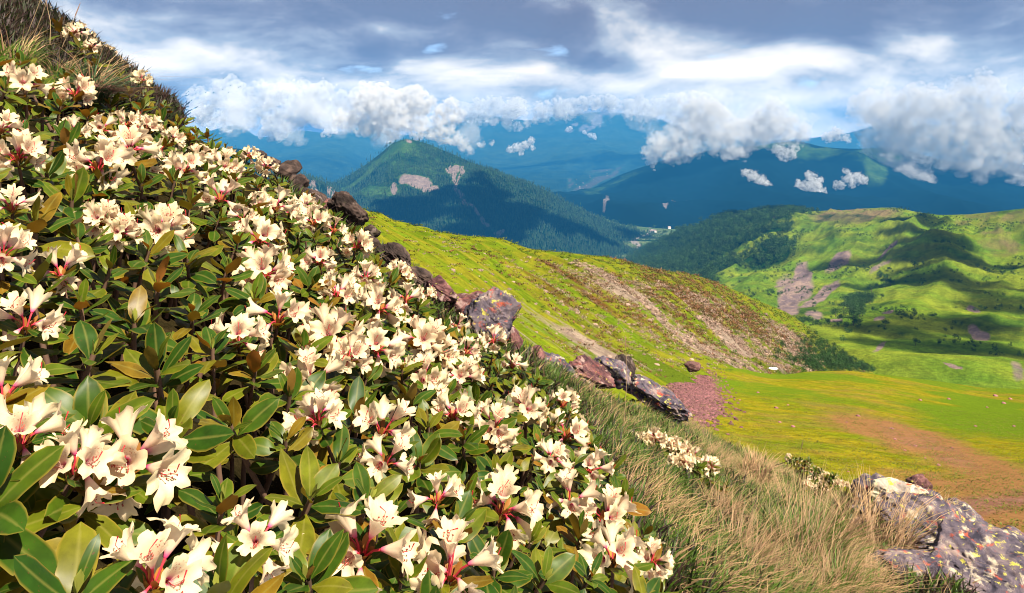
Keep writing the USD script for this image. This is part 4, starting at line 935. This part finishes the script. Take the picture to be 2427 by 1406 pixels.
rock(1410, 942, 5.0, 62, 34, "red_rock", "small red stone lying in the grass under the row", seed=31, tilt=.3)
rock(1562, 945, 6.8, 130, 62, "lichen_rock", "long lichen boulder lying in the grass before the meadow", seed=32, tilt=.5, lev=5)
rock(1515, 925, 7.0, 66, 30, "red_rock", "reddish stone joined to the left of the long lichen boulder", seed=33, tilt=.3)
rock(1640, 868, 84, 36, 22, "red_rock", "reddish rock on top of the scree patch", seed=34, lev=3)
rock(1955, 1140, 7.6, 26, 24, "brown_rock", "small dark stone among the cream flower mats", seed=35, lev=3)

# ------------------------------------------------------------------ stones on the meadow
def stone(seed):
    r = np.random.default_rng(seed)
    m = trimesh.creation.icosphere(1)
    d = np.array(m.vertices)
    p = d * (0.6 + .8 * fbm(d * 1.3 + seed, 2, seed)[:, None]) * [1, .8, .6]
    return p, m.faces, np.broadcast_to(np.array([.125, .052, .055]) * r.uniform(.7, 1.4), p.shape)
MEADOW = SURF["meadow"]
U, V = r_.normal(1645, 34, 5200), r_.normal(918, 32, 5200)
V += .35 * (U - 1645)
q = MEADOW.v[MEADOW.at(U, V)]
hr = SURF["heath_ridge"]
scatter("scree", [stone(k) for k in range(5)], "stone", q + [0, 0, .02], r_.uniform(.03, .15, len(q)), r_.uniform(0, 6.28, len(q)), "patch of loose reddish stones where the ridge meets the meadow")
stage.CreateClassPrim("/World/stone_kind")
v, f, m = stone(77)
put("surface", (v, f), "stone", "/World/stone_kind", attrs={"mask": m * 1.5})
for u, v in ((1795, 930), (1840, 965), (1850, 1000), (1880, 1010), (2005, 1000), (2035, 985), (2115, 1015), (2120, 1040), (2145, 1065), (2180, 947), (2195, 1085), (2250, 945), (2255, 1060), (2310, 1010), (2360, 938), (2395, 945), (2380, 955), (2340, 965), (2405, 1010), (2010, 1115), (1930, 1120), (2170, 1055), (2225, 1100), (1870, 960)):
    c = MEADOW.v[MEADOW.at(u, v)]
    x = UsdGeom.Xform.Define(stage, path_of("meadow_stone"))
    set_matrix(x, frame((0, 0, 1), r_.uniform(0, 6), (1, 0, 0)), c, c[1] * r_.uniform(.0016, .0034))
    x.GetPrim().GetReferences().AddInternalReference("/World/stone_kind"); x.GetPrim().SetInstanceable(True)
    tag(x.GetPrim(), "small pinkish stone lying on the meadow", "stone", "pinkish stones scattered over the meadow")
U, V = r_.uniform(1450, 2500, 60000), r_.uniform(900, 1300, 60000)
q = MEADOW.v[MEADOW.at(U, V)]
ok = (q[:, 1] < 75) & (r_.uniform(size=len(q)) < (q[:, 1] / 60) ** 1.2)
q = q[ok][:4000]
MG = [np.array(c) for c in ((.095, .115, .006), (.135, .12, .007), (.07, .105, .007), (.13, .085, .02))]
def clump(seed):
    r = np.random.default_rng(seed)
    return join([blade(r, np.array([r.normal(0, .16), r.normal(0, .16), -.01]), r.uniform(0, 6.28), r.uniform(.02, .05), r.uniform(.6, 1.8), .02, MG[k % 4], MG[k % 4] * 1.3) for k in range(26)])
scatter("meadow_grass", [clump(k) for k in range(4)], "grass_blade", q, r_.uniform(.8, 1.5, len(q)), r_.uniform(0, 6.28, len(q)), "short grass clumps of the meadow")
snow = trimesh.creation.icosphere(3)
d = np.array(snow.vertices)
c = MEADOW.v[MEADOW.at(1850, 886)] + np.array([0, 3, .12])
usdkit.material(stage, "/World/Looks/snow", {"p": ("principled_bsdf", {"base_color": (.8, .8, .82), "roughness": .6})}, [], surface="p.BSDF")
tag(put("snow_patch", (d * [.75, .6, .10] * (0.8 + .4 * fbm(d * 2, 2, 3)[:, None]) + c, snow.faces), "snow", smooth=True), "last small patch of white snow at the far edge of the meadow", "snow")

# heath plants and pale stones on the ridge, so that its streaks have body
def heath_clump(seed, cols, n=14, h=.32):
    r = np.random.default_rng(seed)
    return join([blade(r, np.array([r.normal(0, .28), r.normal(0, .28), -.04]), r.uniform(0, 6.28), h * r.uniform(.5, 1.2), r.uniform(.4, 1.6), .13, cols[k % len(cols)] * .7, cols[k % len(cols)] * r.uniform(.8, 1.3)) for k in range(n)])
HR = SURF["heath_ridge"]
A3 = lambda *L: [np.array(c) for c in L]
hm = HEATH.reshape(-1, 3)
hw = HR.v[:, 1] ** 1.6
hu, hv = px(HR.v)
streak = fbm((HR.v @ np.array([[.62, -.78, 0], [.78, .62, 0], [0, 0, 1]]).T) * [.05, .5, .2], 4, 97)
for nm, w, n, cols, sc, lab in (("heath", np.clip(hm[:, 1] * 1.8 - .25, 0, 1) * sstep(.42, .58, streak), 3400, A3((.19, .075, .026), (.22, .115, .05), (.12, .10, .016)), 1.2, "brown heath plants in streaks on the middle ridge"),
                                ("ridge_flowers", np.clip(hm[:, 0] * 2.2 - .35, 0, 1) * sstep(.46, .60, 1 - streak), 5200, A3((.40, .27, .20), (.33, .21, .16), (.12, .07, .03), (.44, .34, .25)), .95, "pale pinkish blossoms and stones in streaks on the middle ridge"),
                                ("ridge_grass", np.clip(1 - hm[:, 0] * 1.6, 0, 1) * (streak > .35), 4200, A3((.065, .115, .006), (.10, .125, .008), (.13, .125, .010)), 1.0, "tufts of green grass on the middle ridge")):
    w = w * hw * (hu > 820) * (hu < 2050)
    i = r_.choice(len(w), n, p=w / w.sum())
    q = HR.v[i] + r_.normal(size=(n, 3)) * [.5, .5, 0]
    scatter(nm, [heath_clump(800 + k, cols) for k in range(4)], "grass_blade", q, np.clip(q[:, 1] / 130, .35, 1.6) * r_.uniform(.6, 1.4, n) * sc, r_.uniform(0, 6.28, n), lab)

w = np.clip(hm[:, 0] * 1.6 - .12, 0, 1) * hw * (hu > 880) * (hu < 1950) * sstep(.45, .62, fbm(HR.v / 9.0, 4, 98))
i = r_.choice(len(w), 900, p=w / w.sum())
scatter("ridge_stones", [(a, b, c_ * 0 + np.array([.17, .115, .09]) * (.7 + .15 * k)) for k, (a, b, c_) in enumerate(stone(40 + k) for k in range(5))], "stone", HR.v[i] - [0, 0, .05], np.clip(HR.v[i][:, 1] / 120, .3, 1.8) * r_.uniform(.15, 1.0, 900) ** 2.2 * .62 + .04, r_.uniform(0, 6.28, 900), "pale broken stones standing out of the middle ridge's streaks")

# ------------------------------------------------------------------ trees
def conifer(seed):
    r = np.random.default_rng(seed)
    vs, fs, k = [], [], 0
    for j in range(4):
        z0, z1, rad = j * .22 + .06, j * .22 + .42, .20 * (1 - j * .2)
        n = 7
        a = np.arange(n) * 2 * math.pi / n + r.uniform(0, 1)
        ring = np.stack([np.cos(a) * rad * r.uniform(.65, 1.2, n), np.sin(a) * rad * r.uniform(.65, 1.2, n), z0 + r.uniform(-.04, .04, n)], 1)
        vs += [ring, [[0, 0, min(z1, 1.0)]]]
        fs += [[k + q_, k + (q_ + 1) % n, k + n] for q_ in range(n)]
        k += n + 1
    v = np.vstack(vs)
    return v, np.array(fs), np.broadcast_to(np.array([.014, .046, .016]) * r.uniform(.7, 1.5), v.shape)
def crown(seed, blobs=6, leaf=np.array([.022, .058, .008])):
    """Leafy crown of small ragged faces gathered in clumps."""
    r = np.random.default_rng(seed)
    tri, col = [], []
    for b in range(blobs):
        c = np.array([r.normal(0, .22), r.normal(0, .22), r.uniform(.42, .85)])
        R = r.uniform(.16, .28)
        tone = leaf * r.uniform(.6, 1.5)
        for _ in range(46):
            d = r.normal(size=3); d /= np.linalg.norm(d)
            p = c + d * R * r.uniform(.75, 1.1)
            a, e = r.normal(size=3), r.normal(size=3)
            tri += [p, p + a / np.linalg.norm(a) * .10, p + e / np.linalg.norm(e) * .10]
            col += [tone * r.uniform(.8, 1.25)] * 3
    v = np.array(tri)
    return v, np.arange(len(v)).reshape(-1, 3), np.array(col)
r_ = np.random.default_rng(55)
def forest(name, surf, weight, n, protos, size, label, umin=-1e9, umax=1e9, vmax=1e9):
    w = weight.reshape(-1) * surf.v[:, 1] ** 2
    u, v = px(surf.v)
    w = w * (u > umin) * (u < umax) * (v < vmax)
    i = r_.choice(len(w), n, p=w / w.sum())
    q = surf.v[i] + r_.normal(size=(n, 3)) * [size * 1.2, size * 1.2, 0]
    q[:, 2] -= size * .12
    scatter(name, protos, "tree_leaf", q, size * r_.uniform(.6, 1.35, n), r_.uniform(0, 6.28, n), label)
cones = [conifer(k) for k in range(5)]
crowns = [crown(20 + k, 4) for k in range(5)]
cw = np.clip(CONE_MASK * 1.4 - .35, 0, 1)
forest("forest", SURF["wooded_mountain"], cw, 34000, cones, 15, "dark conifer forest covering the cone shaped mountain", 600, 1700, 680)
sp = SURF["wooded_spur"]
forest("forest", sp, np.full(sp.v.shape[0], 1.0), 3200, cones, 13, "conifer forest on the low spur left of the cone", 640, 950)
forest("forest", SURF["green_hills"], np.clip(HILL_WOOD * 1.6 - .5, 0, 1), 12000, crowns, 15, "broadleaved woods on the flank of the green hills", 1440, 2000, 720)
forest("forest", SURF["valley_floor"], sstep(.52, .6, fbm(SURF["valley_floor"].v / 130.0, 4, 21)) * 1.0, 2600, crowns, 14, "small woods between the fields of the valley floor", 1400, 1700, 660)
hb = HEATH.copy()
hw = (sstep(1840, 1920, px(SURF["heath_ridge"].v)[0]) * sstep(760, 800, px(SURF["heath_ridge"].v)[1] - .45 * (px(SURF["heath_ridge"].v)[0] - 1850)))
forest("scrub", SURF["heath_ridge"], hw, 700, crowns, 2.4, "green scrub on the shady lower flank of the heath ridge", 1740, 2060, 880)
gw = np.clip(fbm(SURF["green_hills"].v / 55.0, 4, 77) - .56, 0, 1) * (1 - HILL_WOOD.reshape(-1))
forest("shrubs", SURF["green_hills"], gw, 1500, crowns, 4.5, "scattered dark shrubs on the green hills", 1700, 2600, 900)
# the trees that stand apart on the sunlit hill
GH = SURF["green_hills"]
stage.CreateClassPrim("/World/hill_tree_kind")
v, f, m = crown(90, 9, np.array([.035, .085, .010])); put("crown", (v, f), "tree_leaf", "/World/hill_tree_kind", attrs={"mask": m})
v, f, m = tube([[0, 0, -.05], [.01, 0, .2], [0, .02, .5], [.03, 0, .7]], [.05, .035, .025, .01], 6, (.10, .07, .05)); put("trunk", (v, f), "twig", "/World/hill_tree_kind", attrs={"mask": m})
def hill_tree(u, v, h, label, group=None):
    c = GH.v[GH.at(u, v)]
    x = UsdGeom.Xform.Define(stage, path_of("hill_tree"))
    set_matrix(x, frame((0, 0, 1), r_.uniform(0, 6), (1, 0, 0)), c, h / F * c[1])
    x.GetPrim().GetReferences().AddInternalReference("/World/hill_tree_kind"); x.GetPrim().SetInstanceable(True)
    tag(x.GetPrim(), label, "tree", group)
for _ in range(46):
    u, v = 2030 + r_.normal(0, 19), 728 + r_.normal(0, 17)
    hill_tree(u - .4 * (v - 728), v, r_.uniform(15, 24), "bushy tree of the dense grove on the sunlit hillside", "trees of the grove on the green hill")
for _ in range(16):
    hill_tree(2095 + r_.normal(0, 8), 668 + r_.normal(0, 16), r_.uniform(9, 15), "small tree of the loose group above the grove", "loose trees above the grove on the green hill")
for u, v, lab in ((2098, 772, "lone dark tree on the slope below the grove"), (2172, 818, "lone tree low on the shaded hillside"), (1830, 700, "small lone tree on the pale scree slope"), (2165, 632, "tiny lone tree on the shaded upper slope"), (2040, 868, "lone bush at the foot of the green hills")):
    hill_tree(u, v, 17, lab)

# ------------------------------------------------------------------ villages in the valley
usdkit.material(stage, "/World/Looks/house_wall", {"p": ("principled_bsdf", {"base_color": (.62, .58, .52), "roughness": .8})}, [], surface="p.BSDF")
usdkit.material(stage, "/World/Looks/house_roof", {"p": ("principled_bsdf", {"base_color": (.32, .24, .22), "roughness": .7})}, [], surface="p.BSDF")
stage.CreateClassPrim("/World/house_kind")
bx = trimesh.creation.box(extents=(1, .7, .5)); bx.apply_translation((0, 0, .25)); put("wall", bx, "house_wall", "/World/house_kind")
rf = (np.array([[-.55, -.42, .49], [.55, -.42, .49], [.55, .42, .49], [-.55, .42, .49], [-.55, 0, .85], [.55, 0, .85]]), np.array([[0, 1, 5], [0, 5, 4], [2, 3, 4], [2, 4, 5], [1, 2, 5], [3, 0, 4], [0, 3, 2], [0, 2, 1]]))
put("roof", rf, "house_roof", "/World/house_kind")
def houses(surf, spots, size, label, group):
    for u, v in spots:
        c = surf.v[surf.at(u, v)]
        x = UsdGeom.Xform.Define(stage, path_of("house"))
        set_matrix(x, frame((0, 0, 1), r_.uniform(0, 3), (1, 0, 0)), c + [0, 0, size * .05], size * r_.uniform(.8, 1.3))
        x.GetPrim().GetReferences().AddInternalReference("/World/house_kind"); x.GetPrim().SetInstanceable(True)
        tag(x.GetPrim(), label, "house", group)
houses(SURF["valley_floor"], [(1571, 526), (1577, 528), (1582, 527), (1588, 529), (1594, 528), (1603, 528), (1549, 550), (1580, 557), (1572, 565), (1545, 547), (1586, 540), (1533, 556)], 15, "small pale house in the valley village", "houses of the near valley village")
houses(SURF["far_massif"], [(1345 + a, 452 - .42 * a + b) for a, b in zip(r_.uniform(0, 100, 18), r_.normal(0, 10, 18))], 8, "tiny pale house of the far village at the valley's bend", "houses of the far village")

# ------------------------------------------------------------------ haze and clouds
usdkit.material(stage, "/World/Looks/haze", {"v": ("principled_volume", {"color": (0.05, 0.40, 0.98), "density": 4.7e-5, "anisotropy": 0.0})}, [], volume="v.volume")
box = trimesh.creation.box(bounds=[[-16000, -900, -760], [16000, 19500, 800]])
tag(put("haze", box, "haze"), label="blue haze filling the air of the valley", kind="stuff")

import manifold3d
ICO = {k: trimesh.creation.icosphere(k) for k in (1, 2, 3)}
def cloud_look(density):
    path = f"/World/Looks/cloud_{int(density * 1e6):06d}"
    if not stage.GetPrimAtPath(path):
        usdkit.material(stage, path, {"geo": ("geometry", {}), "n": ("noise_texture", {"scale": density * 3.4, "detail": 3.0, "roughness": 0.52, "distortion": 0.3}),
            "r": ("map_range", {"range_type": "smoothstep", "from_min": 0.38, "from_max": 0.66, "to_min": 0.0, "to_max": density * 2.4, "clamp": True}),
            "v": ("principled_volume", {"color": (1.0, 1.0, 1.0), "anisotropy": -0.3})},
            [("geo.position", "n.vector"), ("n.fac", "r.value"), ("r.result", "v.density")], volume="v.volume")
    return path.split("/")[-1]
def puffs_mesh(balls, seed):
    """One closed body of many ragged puffs."""
    out = []
    for c, r, lev, flat in balls:
        m = ICO[lev]
        d = np.array(m.vertices)
        q = d * 1.6 + c / max(r, 1e-6) * .31
        v = c + d * r * [1, 1, flat] * (0.62 + .80 * fbm(q, 3, seed)[:, None])
        out.append(manifold3d.Manifold(manifold3d.Mesh(v.astype(np.float32), m.faces.astype(np.uint32))))
    return manifold3d.Manifold.batch_boolean(out, manifold3d.OpType.Add)
def cloud(lobes, y, label, depth=1.0, seed=0, thick=1150.0):
    """Heaped cloud: each lobe (u, v, r in pixels) carries smaller puffs, those carry smaller ones; a few shreds float round it."""
    r_ = np.random.default_rng(seed)
    unit = lambda a: a / np.linalg.norm(a)
    balls = []
    for u, v, r in lobes:
        R = r / F * y
        c = P(u, v, y + r_.uniform(-.5, .5) * R * depth)
        balls.append((c, R * .80, 3, .9))
        for _ in range(13):
            d = unit(r_.normal(size=3) * [1, 1, .9])
            r1 = R * r_.uniform(.24, .50); c1 = c + d * (R - r1 * .7)
            balls.append((c1, r1, 2, .9))
            for k in range(6):
                e = unit(unit(r_.normal(size=3)) + d * .8)
                far = k == 5
                balls.append((c1 + e * r1 * (r_.uniform(1.2, 1.7) if far else r_.uniform(.8, 1.15)), r1 * r_.uniform(.15, .30 if far else .5), 2 if r > 24 else 1, r_.uniform(.5, 1.0)))
    prim = put("cloud", puffs_mesh(balls, seed), cloud_look(round(thick / np.mean([l[2] for l in lobes]) / y, 4)))
    return tag(prim, label, "cloud")
# ---- the clouds hanging among the mountains
cloud([(1570, 350, 45), (1620, 330, 55), (1680, 285, 66), (1650, 250, 42), (1730, 320, 60), (1800, 310, 55), (1850, 300, 50), (1888, 318, 34), (1760, 345, 28), (1540, 360, 20), (1600, 362, 22), (1690, 345, 30), (1845, 262, 30)], 6400, "big white heaped cloud sitting on the crest of the dark mountain, centre right", seed=1)
cloud([(2060, 250, 48), (2110, 275, 62), (2150, 335, 66), (2115, 385, 52), (2160, 425, 52), (2192, 463, 26), (2085, 330, 45), (2220, 300, 78), (2290, 330, 78), (2360, 350, 66), (2425, 375, 60), (2440, 300, 86), (2260, 375, 46), (2330, 398, 36), (2400, 408, 28), (2180, 250, 70), (2300, 255, 80)], 6200, "towering white cloud column hanging down in front of the dark mountain, far right", seed=2)
cloud([(1770, 410, 13), (1786, 418, 15), (1803, 428, 16), (1818, 438, 12)], 5600, "small slanting cloud before the dark mountain, left of the round ones", seed=3, thick=950.0)
cloud([(1900, 445, 19), (1930, 440, 23), (1920, 418, 15), (1950, 455, 11), (1945, 428, 9), (1890, 430, 7)], 5600, "small round cloud floating before the dark mountain", seed=4, thick=950.0)
cloud([(1990, 440, 14), (2012, 424, 15), (2030, 420, 17), (2045, 428, 13), (2005, 405, 9), (2020, 440, 9)], 5700, "small broken cloud right of the round one", seed=5, thick=950.0)
cloud([(1842, 352, 14), (1858, 366, 18), (1874, 362, 17), (1885, 350, 12)], 6300, "little cloud hanging under the big heaped cloud", seed=6, thick=950.0)
cloud([(1962, 326, 14), (1982, 318, 18), (2002, 326, 12), (2012, 335, 8)], 8200, "small cloud in the gap between the big cloud and the column", seed=7)
cloud([(1628, 482, 7), (1633, 490, 6)], 5400, "faint wisp low on the dark mountain's face", seed=8)
cloud([(650, 310, 30), (640, 290, 24), (660, 278, 22), (620, 318, 14), (672, 298, 22), (660, 325, 11)], 9500, "bright rounded cloud left of the cone, above the dark boulder", seed=9)
cloud([(778, 314, 12), (792, 308, 11), (765, 320, 7)], 9500, "little bright cloud between the left cloud and the cone", seed=10)
cloud([(500, 290, 20), (528, 306, 13), (545, 312, 8), (480, 270, 30), (520, 276, 16)], 9500, "cloud edge just above the flowering crest", seed=11)
cloud([(880, 292, 40), (930, 285, 48), (985, 292, 40), (1040, 312, 32), (1075, 330, 24), (1098, 347, 19), (1112, 360, 12), (900, 245, 60), (980, 245, 55), (1060, 270, 40), (1140, 342, 11), (1165, 338, 8), (820, 285, 34)], 5300, "grey white cloud bank sliding over the top of the cone shaped mountain", seed=12)
cloud([(480, 250, 44), (560, 258, 46), (620, 250, 50), (700, 260, 52), (760, 266, 48), (820, 262, 46), (690, 298, 24), (830, 300, 22), (740, 232, 50), (590, 290, 24), (640, 232, 46), (540, 228, 44), (860, 240, 46)], 8200, "long pale cloud bank behind the cone shaped mountain, at the left", seed=19)
cloud([(1210, 354, 10), (1228, 350, 14), (1246, 342, 13), (1258, 334, 10), (1235, 360, 9), (1262, 350, 7)], 9000, "small white cloud right of the cone", seed=13, thick=950.0)
cloud([(1100, 262, 30), (1140, 264, 30), (1165, 284, 18), (1200, 272, 24), (1228, 302, 14), (1250, 292, 12), (1270, 284, 11), (1285, 262, 26), (1225, 258, 28), (1180, 256, 28), (1330, 264, 22)], 11500, "cloud fringe trailing down the left part of the far massif", seed=14)
cloud([(1350, 256, 26), (1345, 284, 9), (1375, 250, 24), (1410, 246, 22), (1325, 254, 24), (1440, 244, 24)], 11500, "cloud tongue in the middle of the far massif", seed=15)
cloud([(1450, 248, 24), (1490, 254, 28), (1515, 278, 14), (1522, 300, 8), (1550, 262, 32), (1600, 262, 36), (1640, 274, 28), (1520, 250, 28)], 11500, "cloud fringe over the right shoulder of the far massif", seed=16)
cloud([(1398, 320, 7), (1408, 324, 8), (1385, 314, 6), (1346, 308, 7), (1352, 303, 6)], 14000, "tiny slanting cloud strip on the far massif's face", seed=17)
cloud([(2140, 300, 30), (2427, 395, 40), (2500, 400, 60), (2600, 380, 70)], 6800, "cloud bank leaving the picture at the right edge above the dark mountain", seed=18)
# thin veils round the heaps
cloud([(1600, 310, 66), (1700, 285, 80), (1800, 280, 78), (1880, 295, 56)], 6800, "thin veil of mist round the big heaped cloud, centre right", seed=31, thick=330.0)
cloud([(2080, 290, 80), (2180, 320, 100), (2300, 320, 105), (2420, 345, 95), (2520, 330, 100)], 6600, "thin veil of mist round the cloud column at the far right", seed=32, thick=330.0)
cloud([(560, 262, 62), (680, 262, 70), (800, 268, 66), (920, 285, 62), (1040, 295, 52), (1110, 315, 36)], 7400, "thin veil of mist under the cloud bank at the left", seed=33, thick=330.0)
cloud([(1130, 268, 36), (1220, 270, 38), (1320, 270, 36), (1420, 268, 36), (1520, 272, 40), (1610, 280, 44)], 11000, "thin veil of mist along the top of the far massif", seed=34, thick=330.0)
# ---- clouds drifting over the valley, above the picture; their shadows lie on the mountains
def shade_cloud(targets, h, label, seed):
    """Flat cloud whose shadow falls on the targets (u, v, depth, radius in metres)."""
    lobes3 = []
    for u, v, y, r in targets:
        c = P(u, v, y)
        k = (h - c[2]) / SUN[2]
        lobes3.append((c + SUN * k, r))
    r_ = np.random.default_rng(seed)
    balls = []
    for c, R in lobes3:
        for j in range(8):
            balls.append((c + np.array([*(r_.normal(size=2) * R * .45), abs(r_.normal()) * R * .15 + R * .3]), R * (.75 if j == 0 else r_.uniform(.25, .5)), 2, .5))
    tag(put("cloud", puffs_mesh(balls, seed), cloud_look(.05)), label, "cloud")
shade_cloud([(1150, 480, 3600, 200), (1240, 520, 3400, 220), (1080, 530, 3200, 200), (1330, 550, 3400, 180), (980, 500, 3250, 160), (1420, 570, 3500, 150), (1180, 570, 3000, 220), (1500, 565, 3800, 110)], 1700, "cloud above the picture over the cone shaped mountain", 62)
shade_cloud([(1680, 560, 2450, 110), (1740, 542, 2350, 110), (1810, 525, 2200, 80), (1870, 512, 2100, 45)], 1650, "cloud above the picture over the wooded shoulder of the green hills", 63)
shade_cloud([(2200, 545, 1600, 75), (2230, 590, 1400, 85), (2150, 625, 1250, 85), (2280, 640, 1150, 85), (2200, 690, 1050, 70), (2050, 640, 1250, 60), (2320, 700, 950, 80), (2420, 770, 800, 80), (2330, 830, 620, 60), (2190, 800, 680, 55), (2250, 860, 480, 45), (2400, 850, 520, 60), (2120, 560, 1650, 50)], 1600, "ragged cloud above the picture over the green hills", 64)
